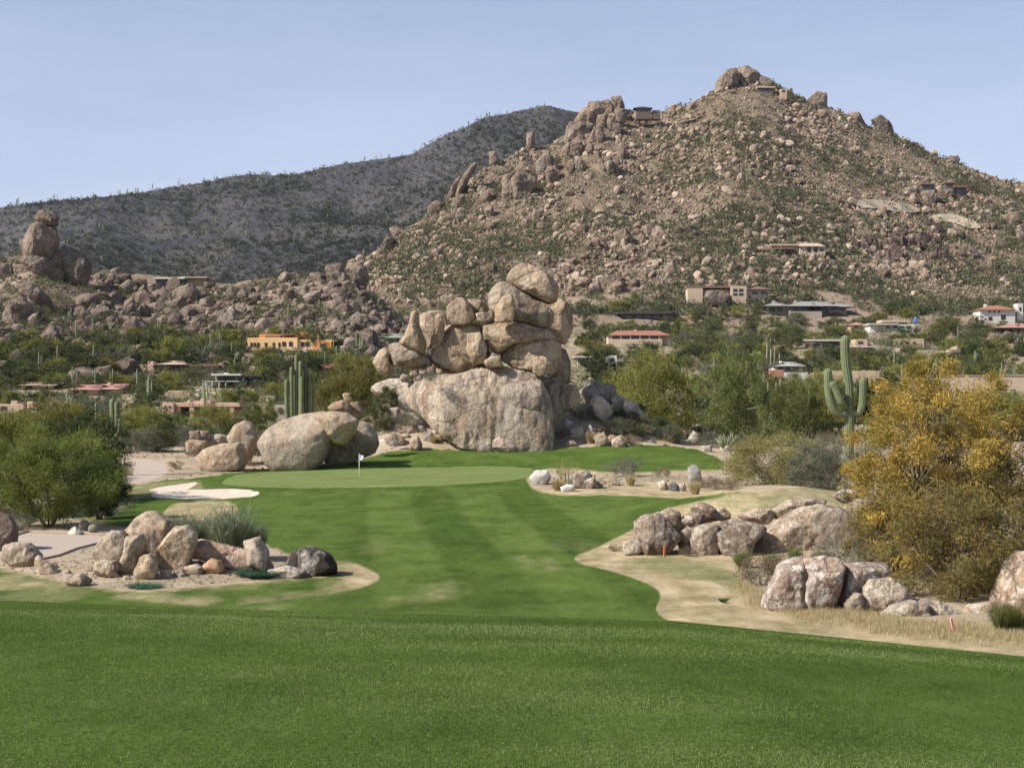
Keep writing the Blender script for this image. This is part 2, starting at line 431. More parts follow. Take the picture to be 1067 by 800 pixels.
def build_scars():
    for P in ([(884,212),(900,209),(925,211),(948,215),(962,221),(950,224),(920,220),(892,217)], [(968,226),(985,224),(1005,227),(1018,233),(1024,240),(1010,240),(992,233),(972,231)], [(330,352),(350,350),(362,356),(352,360),(338,359)]):
        P = chaikin(P, 1); u0, v0 = P.min(0); u1, v1 = P.max(0); us = np.arange(u0, u1+1, 1.5); vs = np.arange(v0, v1+.5, .8)
        pts = {}; V = []; Q = []
        for i, a in enumerate(us):
            for j, c in enumerate(vs):
                if poly_sd(P, [a], [c])[0] < .6:
                    h = hit(a, c, 250, 1010); pts[i, j] = len(V); V.append((h[0], h[1]-.4, h[2]+.9))
        for (i, j) in pts:
            k = [(i,j),(i,j+1),(i+1,j+1),(i+1,j)]
            if all(q in pts for q in k): Q.append([pts[q] for q in k])
        if Q: tag(link('dirt_track', mesh_np('dirt_track', V, Q, MAT['scar'], None, True)), kind='structure')
        SCARS.append((u0, u1, v0, v1, P))
SCARS = []
def build_hills():
    build_scars()
    ua = np.concatenate([np.linspace(-2500, -120, 60), np.arange(-100, 1180, 3.0), np.linspace(1200, 3500, 60)])
    rows = np.concatenate([np.arange(640, 1010, 3.6), np.arange(1012, 1300, 16), np.linspace(1320, 1650, 8)])
    U, D = np.meshgrid(ua, rows); X = (U-CU)/F*D; Z = H(X, D)
    rough = fbm2(X*.25, D*.25, 3, 7.)*1.6*sstep(650, 700, D)
    V = np.stack([X.ravel(), D.ravel(), (Z+rough).ravel()], 1)
    nr, nc = U.shape; i = np.arange((nr-1)*(nc-1)); a = (i//(nc-1))*nc + i % (nc-1)
    Q = np.stack([a, a+1, a+nc+1, a+nc], 1)
    tag(link('hill', mesh_np('hill', V, Q, MAT['hill'], {}, True)), kind='structure')
    # dark mountain behind
    ua = np.concatenate([np.linspace(-2500, -120, 50), np.arange(-100, 1180, 3.0), np.linspace(1200, 3500, 50)])
    rows = np.concatenate([np.linspace(1200, 2000, 130), np.linspace(2020, 2600, 16)])
    U, D = np.meshgrid(ua, rows); X = (U-CU)/F*D; Z = mountain_z(X, D)
    V = np.stack([X.ravel(), D.ravel(), Z.ravel()], 1)
    nr, nc = U.shape; i = np.arange((nr-1)*(nc-1)); a = (i//(nc-1))*nc + i % (nc-1)
    Q = np.stack([a, a+1, a+nc+1, a+nc], 1)
    tag(link('mountain', mesh_np('mountain', V, Q, MAT['mountain'], {}, True)), kind='structure')
MRIDGE = [(-2500,420),(-900,300),(-400,250),(-100,224),(0,217),(50,209),(100,204),(150,200),(200,194),(232,184),(262,183),(300,181),(340,175),(380,168),(430,160),(470,138),(505,122),(540,114),(575,110),(605,116),(650,132),(720,165),(800,190),(1000,230),(1400,300),(3500,420)]
def mountain_z(X, D):
    X, D = np.broadcast_arrays(np.asarray(X, float), np.asarray(D, float))
    u = X/D*F + CU
    zr = EYE + (HOR - interp(u, MRIDGE))/F*1950.
    t = (D-1200)/750.
    prof = np.where(t < 1, np.clip(t, 0, 1)**1.05, np.clip(1-(t-1)*.9, 0, 1))
    # spurs and draws running down the slope
    sp = np.abs(fbm2(X*.0042 + D*.0012, D*.0010, 4, 12.))
    z = 60 + (zr-60)*prof - (sp*95-12)*np.clip(prof*3, 0, 1)*np.clip((1-t)*3.5, 0, 1)
    z = z + fbm2(X*.02, D*.02, 4, 2.)*6*np.clip(prof*3, 0, 1)
    return z

def make_ground_mats():
    # mown turf
    b = NB('turf'); co = b.objco()
    dry = b.attr('dry'); band = b.attr('band')
    n1 = b.noise(co, .35, 5, .6); n2 = b.noise(b.vscale(co, (1.3, .35, 1)), 2.2, 8, .8); n3 = b.noise(co, 22, 5, .75); n4 = b.noise(co, 85, 2, .6)
    g = b.mix(b.rng(n1, .35, .65), (.052,.092,.016), (.078,.124,.024))
    g = b.mix(b.math('MULTIPLY', b.rng(n2, .42, .66), .5), g, (.094,.150,.038))
    g = b.mix(1.0, g, b.mix(b.rng(n3, .32, .68), (.60,.62,.60), (1.4,1.36,1.35)), 'MULTIPLY')
    g = b.mix(1.0, g, b.mix(b.rng(n4, .3, .7), (.58,.62,.56), (1.45,1.38,1.4)), 'MULTIPLY')
    g = b.mix(1.0, g, b.mix(b.rng(band, -1, 1), (.82,.85,.80), (1.24,1.16,1.24)), 'MULTIPLY')
    dn = b.noise(b.vscale(co, (1, .4, 1)), 1.1, 7, .7)
    dc = b.mix(b.rng(dn, .35, .65), (.30,.235,.125), (.46,.385,.23))
    dc = b.mix(1.0, dc, b.mix(b.rng(n3, .3, .7), (.72,.72,.70), (1.2,1.2,1.2)), 'MULTIPLY')
    dc = b.mix(b.math('MULTIPLY', b.rng(b.noise(co, .8, 6, .7), .5, .62), .55), dc, (.17,.17,.07))
    f = b.math('ADD', dry, b.math('MULTIPLY', b.math('SUBTRACT', b.noise(co, 3.0, 6, .75), .5), b.rng(dry, 0, .35, 0, 1.1)))
    col = b.mix(b.rng(f, .1, .85), g, dc)
    pz = b.noise(b.vscale(co, (.9, .6, 1)), .5, 9, .75)
    col = b.mix(1.0, col, b.mix(b.rng(pz, .34, .66), (.66,.70,.64), (1.32,1.26,1.34)), 'MULTIPLY')
    nm = b.bump(b.math('ADD', n3, b.math('MULTIPLY', n4, .5)), .8, .05)
    col = b.mix(1.0, col, (1.14,1.12,1.2), 'MULTIPLY')
    MAT['turf'] = b.end(b.pbr(col, .9, nm, .03))
    b = NB('putting_turf'); co = b.objco()
    g = b.mix(b.rng(b.noise(b.vscale(co, (.5,1,1)), .5, 5), .3, .7), (.130,.168,.055), (.160,.198,.070))
    g = b.mix(1.0, g, b.mix(b.noise(co, 12, 4), (.88,)*3, (1.1,)*3), 'MULTIPLY')
    g = b.mix(1.0, g, b.mix(b.rng(b.noise(b.vscale(co, (.3,1,1)), .9, 6, .6), .35, .65), (.86,.88,.86), (1.1,1.09,1.1)), 'MULTIPLY')
    MAT['putting'] = b.end(b.pbr(g, .9, None, .03))
    b = NB('bunker_sand'); co = b.objco()
    c = b.mix(b.noise(co, 1.2, 6), (.50,.42,.33), (.62,.54,.44))
    MAT['sand'] = b.end(b.pbr(c, .95, b.bump(b.noise(b.vscale(co,(1,2,1)), 7, 5), .6, .06), .1))
    b = NB('desert_soil'); co = b.objco()
    n = b.noise(co, .25, 7, .65); f = b.noise(co, 6, 6, .75)
    c = b.mix(b.rng(n, .35, .65), (.32,.245,.17), (.45,.365,.265))
    c = b.mix(1.0, c, b.mix(b.rng(f, .3, .7), (.72,.71,.70), (1.2,)*3), 'MULTIPLY')
    c = b.mix(b.math('MULTIPLY', b.rng(b.noise(co, .09, 6, .7), .52, .66), .6), c, (.20,.19,.11))
    far = b.rng(b.n('TexCoord').outputs['Object'], 0, 1) if False else b.attr('band')
    sep = b.n('SeparateXYZ'); b.put(sep.inputs[0], co)
    fy = b.rng(sep.outputs[1], 150, 185)
    sc1 = b.noise(co, .35, 7, .75)
    c = b.mix(b.math('MULTIPLY', b.math('MULTIPLY', b.rng(sc1, .42, .56), .75), fy), c, (.13,.13,.065))
    hc = b.mix(b.rng(b.noise(co, .06, 8, .7), .35, .62), (.20,.15,.115), (.30,.235,.18))
    hc = b.mix(1.0, hc, b.mix(b.rng(b.noise(co, .9, 7, .8), .36, .64), (.5,.5,.5), (1.3,1.26,1.22)), 'MULTIPLY')
    c = b.mix(b.math('MULTIPLY', far, fy), c, hc)
    MAT['desert'] = b.end(b.pbr(c, .95, b.bump(f, .8, .08), .1))
    b = NB('cart_path_concrete'); co = b.objco()
    c = b.mix(b.noise(co, .6, 7, .7), (.34,.275,.225), (.45,.375,.31))
    c = b.mix(1.0, c, b.mix(b.noise(co, 20, 4), (.88,)*3, (1.08,)*3), 'MULTIPLY')
    MAT['path'] = b.end(b.pbr(c, .9, b.bump(b.noise(co, 25, 4), .4, .02), .15))
    b = NB('hill_soil'); co = b.objco()
    n = b.noise(co, .02, 8, .7); f = b.noise(co, .35, 8, .8)
    c = b.mix(b.rng(n, .35, .62), (.215,.165,.118), (.33,.26,.19))
    c = b.mix(1.0, c, b.mix(b.rng(f, .36, .64), (.55,.53,.52), (1.25,1.22,1.2)), 'MULTIPLY')
    c = b.mix(b.math('MULTIPLY', b.rng(b.noise(co, .12, 7, .75), .5, .6), .55), c, (.115,.12,.07))
    MAT['hill'] = b.end(b.pbr(c, .95, b.bump(f, 1., 2.2), .1))
    b = NB('pale_dirt'); co = b.objco(); n = b.noise(co, .3, 6, .7)
    MAT['scar'] = b.end(b.pbr(b.mix(b.rng(n, .3, .7), (.27,.22,.165), (.40,.335,.255)), .95, b.bump(n, 1., .8), .1))
    b = NB('mountain_scree'); co = b.objco()
    n = b.noise(co, .012, 8, .65); f = b.noise(co, .22, 8, .8)
    c = b.mix(b.rng(n, .42, .60), (.066,.065,.075), (.098,.093,.096))
    c = b.mix(b.math('MULTIPLY', b.rng(b.noise(co, .004, 6, .7), .52, .62), .45), c, (.135,.125,.098))
    c = b.mix(1.0, c, b.mix(b.rng(f, .38, .62), (.62,.62,.62), (1.25,)*3), 'MULTIPLY')
    c = b.mix(b.math('MULTIPLY', b.rng(b.noise(co, .05, 7, .8), .54, .62), .5), c, (.07,.078,.055))
    MAT['mountain'] = b.end(b.pbr(c, .95, b.bump(f, 1., 3.0), .1))
# ------------------------------------------------------------------ boulders
_ICO = {}
def ico(l):
    if l not in _ICO:
        bm = bmesh.new(); bmesh.ops.create_icosphere(bm, subdivisions=l, radius=1)
        V = np.array([v.co[:] for v in bm.verts]); Fc = np.array([[v.index for v in f.verts] for f in bm.faces]); bm.free()
        _ICO[l] = (V / np.linalg.norm(V, axis=1)[:, None], Fc)
    return _ICO[l]
def rock_shape(poly, depth, level, seed, expo=3.1, rough=.05, facets=5, groove=0.0, ground=False):
    """a boulder whose front outline follows poly (metres, x/z about its middle), with real thickness"""
    D, Fc = ico(level); rg = np.random.default_rng(seed)
    P = np.asarray(poly, float); c = P.mean(0)
    # area centroid
    a = P; b = np.roll(P, -1, 0); cr = a[:,0]*b[:,1]-b[:,0]*a[:,1]
    if abs(cr.sum()) > 1e-9: c = ((a+b)*cr[:,None]).sum(0)/(3*cr.sum())
    Q = P - c
    # radius of outline by angle, slightly rounded
    th = np.linspace(-math.pi, math.pi, 361)
    rad = np.zeros(361)
    dx, dz = np.cos(th), np.sin(th)
    for i in range(len(Q)):
        ax, az = Q[i]; bx, bz = Q[(i+1) % len(Q)]; ex, ez = bx-ax, bz-az
        den = dx*ez - dz*ex
        with np.errstate(divide='ignore', invalid='ignore'):
            t = (ax*ez-az*ex)/den; s = (ax*dz-az*dx)/den
        ok = (t > 0) & (s >= -1e-6) & (s <= 1+1e-6)
        rad = np.where(ok, np.maximum(rad, t), rad)
    sz = math.sqrt(abs(cr.sum())/2)
    rad = np.where(rad <= 0, sz*.5, rad)
    k = np.array([1,1.5,2,3,4,3,2,1.5,1.])/19.0; rp = np.concatenate([rad[-5:-1], rad, rad[1:5]]); rad = np.convolve(rp, k, 'valid')
    ang = np.arctan2(D[:,2], D[:,0]); Rr = np.interp(ang, th, rad)
    cp = np.hypot(D[:,0], D[:,2]); q = np.abs(D[:,1])
    ex = np.where(D[:,2] < 0, max(expo, 4.2), expo) if ground else expo
    kk = (cp**ex + q**ex)**(-1/ex)
    V = np.stack([np.cos(ang)*Rr*cp*kk, D[:,1]*depth*kk, np.sin(ang)*Rr*cp*kk], 1)
    # broken planes, mostly on the front and the ends
    for _ in range(facets):
        n = rg.normal(size=3); n[1] = -abs(n[1])*1.3 if rg.random() < .75 else n[1]
        n[0] *= .8; n[2] *= .8; n /= np.linalg.norm(n)
        s = V@n; o = s.max()*rg.uniform(.70, .90); over = np.clip(s-o, 0, None)
        V = V - n*(over*.82)[:, None]
    o3 = rg.uniform(0, 90, 3)
    ln = np.linalg.norm(V, axis=1)[:, None]+1e-9; N = V/ln
    disp = fbm(V/sz*1.5+o3, 3)*rough*1.6 + (np.abs(fbm(V/sz*3.6+o3, 3))*-1+.2)*rough*.9
    if level >= 5: disp += fbm(V/sz*12+o3, 3)*rough*.28
    if groove:
        G = V/sz*np.array([7.5, 7.5, .8])+o3
        disp += (np.abs(fbm(G, 4))*-1.0+.2)*groove
    W = N.copy(); W[:, 1] *= 1.5
    V = V + W*(disp*sz)[:, None]
    # the broken, roughened stone is brought back out to its outline
    a2 = np.arctan2(V[:,2], V[:,0]); r2 = np.hypot(V[:,0], V[:,2]); nb = 60
    bi = np.clip(((a2+math.pi)/(2*math.pi)*nb).astype(int), 0, nb-1); mx = np.zeros(nb); np.maximum.at(mx, bi, r2)
    cen = -math.pi + (np.arange(nb)+.5)*2*math.pi/nb; tgt = np.interp(cen, th, rad)
    f = np.clip(tgt*1.035/np.maximum(mx, 1e-3), .8, 1.6); f = (np.roll(f,1)+f*2+np.roll(f,-1))/4
    ff = np.interp(a2, np.concatenate([[cen[0]-2*math.pi/nb], cen, [cen[-1]+2*math.pi/nb]]), np.concatenate([[f[-1]], f, [f[0]]]))
    V[:,0] *= ff; V[:,2] *= ff
    return V, Fc, c
ROCKN = [0]
def rock(pts, label, mat='tan', d=None, thick=None, group=None, stand=None, name='boulder', lean=0.0, flat=False, expo=3.1, rough=.05, facets=5, groove=0.0, off=0.0, cat=None, seed=None):
    """pts: outline in photograph pixels; it is given its own distance d (or the ground it stands on)"""
    P = np.array(pts, float)
    if group in ('boulders in the sandy bed on the left', 'boulders along the right rough', 'boulders below the golden tree'): P[:,0] = P[:,0].mean() + (P[:,0]-P[:,0].mean())*1.09
    w = np.ptp(P[:,0]); h = np.ptp(P[:,1])
    uc = (P[:,0].max()+P[:,0].min())/2; vb = P[:,1].max()
    th = thick if thick is not None else .5*(.45*w+.55*min(w, h))*.95
    if d is None:
        g = hit(uc, min(vb-1.0, 1e9)); d0 = g[1]; dep = th*d0/F
        dc = d0 + dep*.8 + off
    else:
        dc = d; dep = th*dc/F
    s = dc/F
    M = np.stack([(P[:,0]-CU)*s, (HOR-P[:,1])*s+EYE], 1)
    ROCKN[0] += 1
    lv = 6 if max(w,h) > 110 else 5 if max(w,h) > 30 else 4 if max(w,h) > 12 else 3
    xm = (uc-CU)*s; zg = gz(xm, dc); zb_ = M[:,1].min(); hh = np.ptp(M[:,1])
    if stand is None: stand = d is None or (zb_-zg < .55*hh)
    V, Fc, c = rock_shape(M, dep, lv, seed or 100+ROCKN[0], expo, rough, facets, groove, stand)
    if stand:
        # rests in the soil: the underside reaches below the ground
        zlow = V[:,2].min(); want = min(zg, gz(xm, dc-dep)) - .10*hh - c[1]
        kq = max(1.1, min(want/zlow, 1.75 if stand == 1 else 2.6)) if zlow < 0 else 1.1
        V[:,2] = np.where(V[:,2] < 0, V[:,2]*(1+(kq-1)*sstep(0, .8, V[:,2]/zlow)), V[:,2])
    if lean: V[:,1] += lean*V[:,2]
    zmin = V[:,2].min()
    V = V - np.array([0, 0, zmin])
    me = mesh_np(name, V, Fc, MAT[mat], None, mat not in ('brown', 'far'))
    o = link(name, me, (c[0], dc, c[1]+zmin))
    return tag(o, label, cat or name.replace('_', ' '), group)
def Z(zm, s):
    ox, oy, k = {'f': (370,260,3.636), 'b': (250,340,5.0), 'l': (0,380,3.078), 'r': (540,460,3.263), 'q': (780,460,3.333), 'n': (600,280,3.996), 's': (800,280,3.996),
              'h': (0,200,3.952), 'e': (360,50,2.964), 'u': (707,50,2.964), 'g': (0,500,2.0), 'w': (720,180,3.075)}[zm]
    out = []
    for p in s.split():
        a, c = p.split(','); out.append((ox+float(a)/k, oy+float(c)/k))
    return out

def blob(rg, u, v, w, h):
    a0 = rg.uniform(0, 1)
    return [(u+w/2*math.cos(t+a0)*rg.uniform(.8,1.15), v-h*.5+h*.5*math.sin(t+a0)*rg.uniform(.8,1.15)) for t in np.linspace(0, 2*math.pi, 8)[:-1]]
def build_rocks():
    g = 'boulders of the great stacked formation'
    Dm = 143.0
    T = [ # label, zoom, outline, distance offset, options
     ('huge pale boulder crowning the very top of the stacked formation','620,55 660,60 740,95 770,130 765,195 735,207 690,187 620,152 578,127 575,105 595,75','f',0,{}),
     ('broad tan boulder directly under the crowning boulder of the stack','540,128 575,128 640,165 690,190 745,217 750,270 735,302 640,283 600,272 530,258 508,220 505,170','f',.2,{}),
     ('small sunlit knob of rock leaning on the second boulder from the top','575,168 600,175 606,222 598,275 530,276 530,225 555,185','f',-3.3,{'rough':.03}),
     ('dark shaded boulder at the right shoulder of the formation','700,160 765,180 800,205 822,245 825,300 800,357 760,355 700,330 690,220','f',5.4,{'rough':.03,'thick':17}),
     ('rounded loaf of rock at the upper left of the stack','385,185 415,183 440,210 455,262 430,284 370,290 348,262 350,215','f',-.5,{}),
     ('dark broken rock wedged between the loaf boulder and the upper stack','425,188 470,190 500,210 503,245 460,262 430,255','f',1.2,{'facets':9}),
     ('thin flat slab of pale rock bridging the gap in the stack','455,240 520,238 530,268 500,280 465,274','f',-1.2,{}),
     ('long flat topped slab across the middle of the formation','490,278 560,275 640,280 720,303 765,328 778,352 700,350 600,364 540,400 510,375 485,320','f',-.4,{}),
     ('lower wedge shaped slab under the long flat topped slab','552,385 600,361 690,347 740,338 778,365 782,430 740,480 680,465 600,450 560,425','f',-.3,{}),
     ('small upright sunlit block standing against the lower wedge slab','675,408 715,402 730,415 722,475 700,484 673,465','f',-3.6,{'rough':.03}),
     ('massive rectangular block left of centre in the formation','355,288 420,283 480,285 500,360 512,405 482,460 400,475 300,450 285,410 300,370 288,340 320,305','f',.6,{'expo':3.4}),
     ('leaning rough panel of rock on the right of the rectangular block','425,318 480,316 500,370 495,430 445,435 422,380','f',-1.9,{'facets':9}),
     ('pointed bottle shaped spire on the left of the formation','213,233 240,233 246,292 270,350 264,398 200,375 161,352 190,320 205,280','f',-1.5,{'rough':.03,'facets':3}),
     ('tall pale rounded slab behind the bottle shaped spire','246,242 290,232 330,232 348,250 352,305 330,365 270,380 244,310','f',1.8,{'rough':.03}),
     ('slim pale finger of rock beside the tall rounded slab','300,252 325,240 340,285 335,350 300,385 285,350 303,300','f',-1.0,{'thick':9}),
     ('cream boulder under the bottle shaped spire','130,362 160,353 250,388 290,405 285,450 200,450 140,440 126,395','f',-.8,{}),
     ('upright rounded boulder at the far left end of the formation','90,385 115,368 134,378 134,490 95,475 66,430','f',-.4,{'rough':.03}),
     ('huge grooved grey cliff face at the foot of the formation','180,570 185,505 250,474 330,475 380,470 480,447 560,443 640,465 700,495 738,570 742,640 748,690 738,765 640,778 520,772 420,745 330,705 245,625','f',-2.0,{'groove':.06,'expo':3.6,'mat':'cliff','thick':24,'facets':7,'rough':.04,'lean':.2}),
     ('domed shoulder rock set into the right side of the cliff face','560,520 600,500 660,500 710,530 730,590 720,640 640,625 570,600 545,560','f',-3.0,{'mat':'cliff','thick':15,'rough':.03,'stand':False,'lean':.15,'facets':8}),
     ('shaded block behind the right shoulder of the cliff face','680,475 760,488 795,530 795,610 750,620 700,560','f',1.5,{'mat':'cliff','stand':2}),
     ('upright split rock to the right of the cliff face','790,512 840,513 852,560 835,610 785,610 775,560','f',.5,{'mat':'cliff'}),
     ('smooth grey boulder behind the split rock','850,535 900,498 980,513 997,560 960,590 880,592','f',None,{'mat':'grey'}),
     ('dark tall shaded column under the right shoulder boulder','760,362 800,380 818,430 815,505 770,515 735,480 745,420','f',4.6,{'rough':.03,'thick':12}),
     ('low pale apron slab at the left foot of the formation','55,532 78,506 130,489 190,490 245,500 255,560 180,575 100,565','f',None,{'mat':'pale','thick':15}),
     ('round grey boulder in front of the cliff foot','168,548 215,533 247,570 238,615 190,625 163,590','f',None,{'mat':'grey'}),
     ('white angular rock left of the round grey boulder','128,600 165,597 177,640 150,668 123,650','f',None,{'mat':'pale','facets':9}),
     ('jagged grey rock right of the white angular rock','228,625 262,612 295,640 302,675 240,680 212,652','f',None,{'mat':'grey','facets':9}),
     ('flat lens shaped rock lying on the slope below the cliff','168,668 235,663 243,692 200,705 163,692','f',None,{}),
     ('egg shaped pebble sitting on the cliff top below the wedge slab','520,402 550,408 562,445 500,450 488,425','f',-2.6,{'rough':.02,'facets':2}),
     ('pink weathered ledge at the very foot of the cliff','505,722 540,705 590,722 620,750 615,772 560,772 515,755','f',None,{'mat':'pink'}),
    ]
    for lab, pts, z, off, o in T:
        o.setdefault('expo', 3.9); o.setdefault('facets', 9); o['rough'] = o.get('rough', .05)*.85
        rock(Z(z, pts), lab, o.pop('mat', 'tan'), d=None if off is None else Dm+off, group=g, name='boulder', **o)
    # row of knobs along the top of the apron
    for k, (x, y, w, h) in enumerate([(190,488,36,26),(222,470,30,22),(258,462,26,26),(285,455,30,30),(318,462,26,20),(240,485,24,18)]):
        P = [(x-w/2,y),(x-w/4,y-h/2),(x+w/4,y-h/2),(x+w/2,y),(x+w/3,y+h/2),(x-w/3,y+h/2)]
        rock(Z('f', ' '.join('%g,%g' % p for p in P)), 'small cobble resting on the ledge at the left top of the cliff face', 'tan', d=Dm-1.6, group='cobbles on the cliff ledge', name='rock')
    gg = 'rocks round the formation foot'
    T = [('upright tan rock at the left end of the cliff foot rubble','205,760 215,715 240,705 255,740 245,768','f','tan'),
     ('low flat rock in the rubble below the cliff','330,695 370,683 388,708 370,722 335,720','f','grey'),
     ('brown slab of rubble near the flagstick side of the cliff foot','110,715 150,695 185,710 190,742 130,748','f','tan'),
     ('rough rock right of the brown slab of rubble','255,705 290,690 305,715 285,735 258,728','f','grey'),
     ('leaning pale rock on the slope right of the cliff','812,690 830,668 868,675 872,705 845,722 812,715','f','pale'),
     ('broken white rock right of the leaning pale rock','875,690 890,660 902,680 905,718 880,722','f','pale'),
     ('tan cobble on the bare slope right of the cliff','903,712 925,693 955,705 962,742 920,750','f','tan'),
     ('pink tinged rock at the lawn edge right of the cliff','970,725 1000,705 1022,722 1018,752 975,752','f','pink'),
     ('thick curved slab leaning right on the slope past the cliff','888,580 905,555 935,556 965,585 990,645 960,668 905,628','f','pale'),
     ('rounded rock above the curved leaning slab','975,570 1000,552 1025,565 1030,600 1000,615 980,600','f','tan'),
     ('tall white rock between grey bushes on the right slope','150,538 180,527 215,545 222,590 195,610 158,590','n','pale'),
     ('large tumbled white rock right of the tall white one','200,548 250,556 292,600 290,655 232,625 203,590','n','pale'),
     ('small stone at the lawn edge, second from the curved slab','80,695 118,678 138,715 122,742 82,732','n','tan'),
     ('low wide stone just above the far lawn','145,708 190,690 218,712 205,742 150,740','n','tan'),
     ('pink stone above the low wide stone','228,700 255,692 280,705 275,722 235,722','n','pink'),
     ('pale stub of rock under the left edge of the palo verde','500,567 530,560 540,604 526,640 490,633','n','pale'),
     ('squat grey rock left of the pale stub','443,592 476,600 472,640 440,635','n','grey'),
     ('white cube like block at the edge of the far lawn','526,739 562,736 565,765 527,767','n','pale'),
     ('flat white stone right of the cube like block','598,745 640,723 682,728 675,752 640,765 610,762','n','pale'),
     ('cracked pale rock behind the cube like block','465,712 490,672 515,690 512,728 480,735','n','pale'),
     ('white pillar of rock standing upright in the wash','876,563 895,558 914,562 922,640 905,650 878,642','n','white'),
     ('broad pale rock left of the white pillar','805,640 815,582 840,573 858,600 852,655','n','pale'),
     ('weathered rock under the right edge of the palo verde','672,632 700,622 725,640 720,668 680,665','n','tan'),
     ('tan rock behind the left arm of the large saguaro','245,560 270,543 295,565 307,620 250,625','s','tan'),
     ('tan block behind the right arm of the large saguaro','368,600 385,562 405,575 410,620 396,648 366,645','s','tan'),
     ('long low slab behind the foot of the large saguaro','265,672 310,652 400,648 482,650 480,672 400,690 290,705','s','pale'),
     ('small white rock right of the large saguaro','590,645 610,632 626,645 620,668 592,668','s','white'),
     ('large flat faced boulder on the slope above the tan wall','712,375 745,340 780,322 803,335 798,370 750,388','s','tan'),
     ('round topmost boulder of the pile below the white villa','905,300 920,284 945,284 962,300 945,318 912,318','s','brown'),
     ('second rounded boulder on the pile below the white villa','958,295 975,280 1000,283 1008,305 985,320 962,312','s','brown'),
     ('pale low boulder at the left of the pile below the white villa','842,325 870,303 905,305 918,328 890,338 850,335','s','tan'),
     ('upright block at the right of the pile below the white villa','1028,276 1054,275 1054,320 1030,320','s','pale'),
     ('pink whaleback boulder among the green trees of the valley','612,300 625,262 650,245 690,260 700,290 680,312 620,312','n','brown')]
    for lab, pts, z, m in T: rock(Z(z, pts), lab, m, group=gg)
    rg = np.random.default_rng(14)
    for k in range(62):
        if k < 26: u, v = rg.uniform(398, 470), rg.uniform(432, 466)
        else: u = rg.uniform(585, 745); v = rg.uniform(428, 466) + (u-585)*.0
        w = rg.choice([5,6,7,9,11,14]); a0 = rg.uniform(0, 1)
        P = [(u+w/2*math.cos(t+a0)*rg.uniform(.8,1.15), v-w*.3+w*.36*math.sin(t+a0)*rg.uniform(.8,1.2)) for t in np.linspace(0, 2*math.pi, 8)[:-1]]
        rock(P, 'broken pale rock in the rubble on the left foot of the formation' if k < 26 else 'broken pale rock in the rubble right of the formation foot', ['pale','grey','tan','white','pale','pink'][k % 6], group='rubble left of the cliff foot' if k < 26 else 'rubble right of the cliff foot', facets=10)
    for k in range(14):
        u, v = rg.uniform(1012, 1064), rg.uniform(352, 378); w = rg.uniform(8, 14)
        rock(blob(rg, u, v, w, w*.7), 'grey brown boulder of the heap below the white villa', ['brown','tan'][k % 2], group='boulder heap below the white villa', facets=9)
    for k in range(34):
        if k < 18: u = rg.uniform(592, 652); v = rg.uniform(122, 185); w = rg.uniform(7, 12); h = w*rg.uniform(1.1, 2.0)
        else: u = rg.uniform(468, 585); v = 218-(u-468)*.36+rg.uniform(-8, 24); w = rg.uniform(7, 15); h = w*rg.uniform(.8, 1.6)
        h_ = hit(u, v, 500, 1010)
        if h_[1] > 1005: continue
        rock(blob(rg, u, v, w, h), 'angular block of the broken crag on the left skyline of the main hill' if k < 18 else 'angular block of the jagged left ridge of the main hill', 'far', d=h_[1]+2, group='blocks of the skyline crag' if k < 18 else 'blocks of the left ridge', facets=14)
    # big boulder beside the green
    gb = 'great boulders beside the green'
    T = [('great smooth rounded boulder beside the green behind the flagstick','103,620 112,580 150,530 210,495 320,460 430,443 520,450 500,560 470,620 430,690 370,735 300,742 190,737 140,690 125,655','b',0,{'thick':30,'rough':.022,'facets':2}),
     ('overhanging lip of rock capping the right of the great smooth boulder','400,455 480,442 560,452 620,488 600,550 545,620 500,622 455,580 420,520','b',-.8,{'rough':.03,'thick':20}),
     ('shadowed rear boulder under the overhanging lip','500,520 560,480 660,505 712,560 722,612 700,660 610,690 520,735 450,738 440,650','b',3.2,{'rough':.03,'thick':22})]
    for lab, pts, z, off, o in T: rock(Z(z, pts), lab, 'smooth', d=126.0+off, group=gb, **o)
    T = [('curled rock perched behind the great smooth boulder','455,425 485,395 545,383 578,408 582,455 520,460','b',134,'tan',{}),
     ('small upright knob behind the curled rock','540,358 575,348 582,392 552,400','b',137,'tan',{}),
     ('broken tan block right of the curled rock','578,398 620,393 642,440 622,470 580,448','b',135,'tan',{}),
     ('rounded boulder half hidden at the left of the great smooth boulder','-5,505 30,492 60,510 75,560 60,610 20,640 -10,600','b',133,'smooth',{}) if False else None,
     ('large brown oval boulder beside the sandy strip','627,300 650,272 710,253 770,250 788,300 778,328 700,342 636,338','l',124,'smooth',{'rough':.03}),
     ('tall leaning rounded boulder behind the brown oval boulder','730,235 755,190 787,178 814,195 824,240 803,275 765,275','l',130,'smooth',{'rough':.03}),
     ('squat lower block of the small stack left of the oval boulder','597,248 620,238 665,242 668,262 640,282 600,284','l',128,'tan',{}),
     ('small round block on top of the squat block','608,214 640,209 646,238 610,242','l',128,'tan',{}),
     ('flat block behind the small round one','640,215 672,214 672,242 642,240','l',129,'tan',{}),
     ('low pale block between the small stack and the leaning boulder','668,228 700,222 738,228 735,250 675,250','l',129.5,'pale',{})]
    for q in T:
        if q: rock(Z(q[2], q[1]), q[0], q[4], d=q[3], group='boulders left of the green', **q[5])
    # left bed
    gl = 'boulders in the sandy bed on the left'
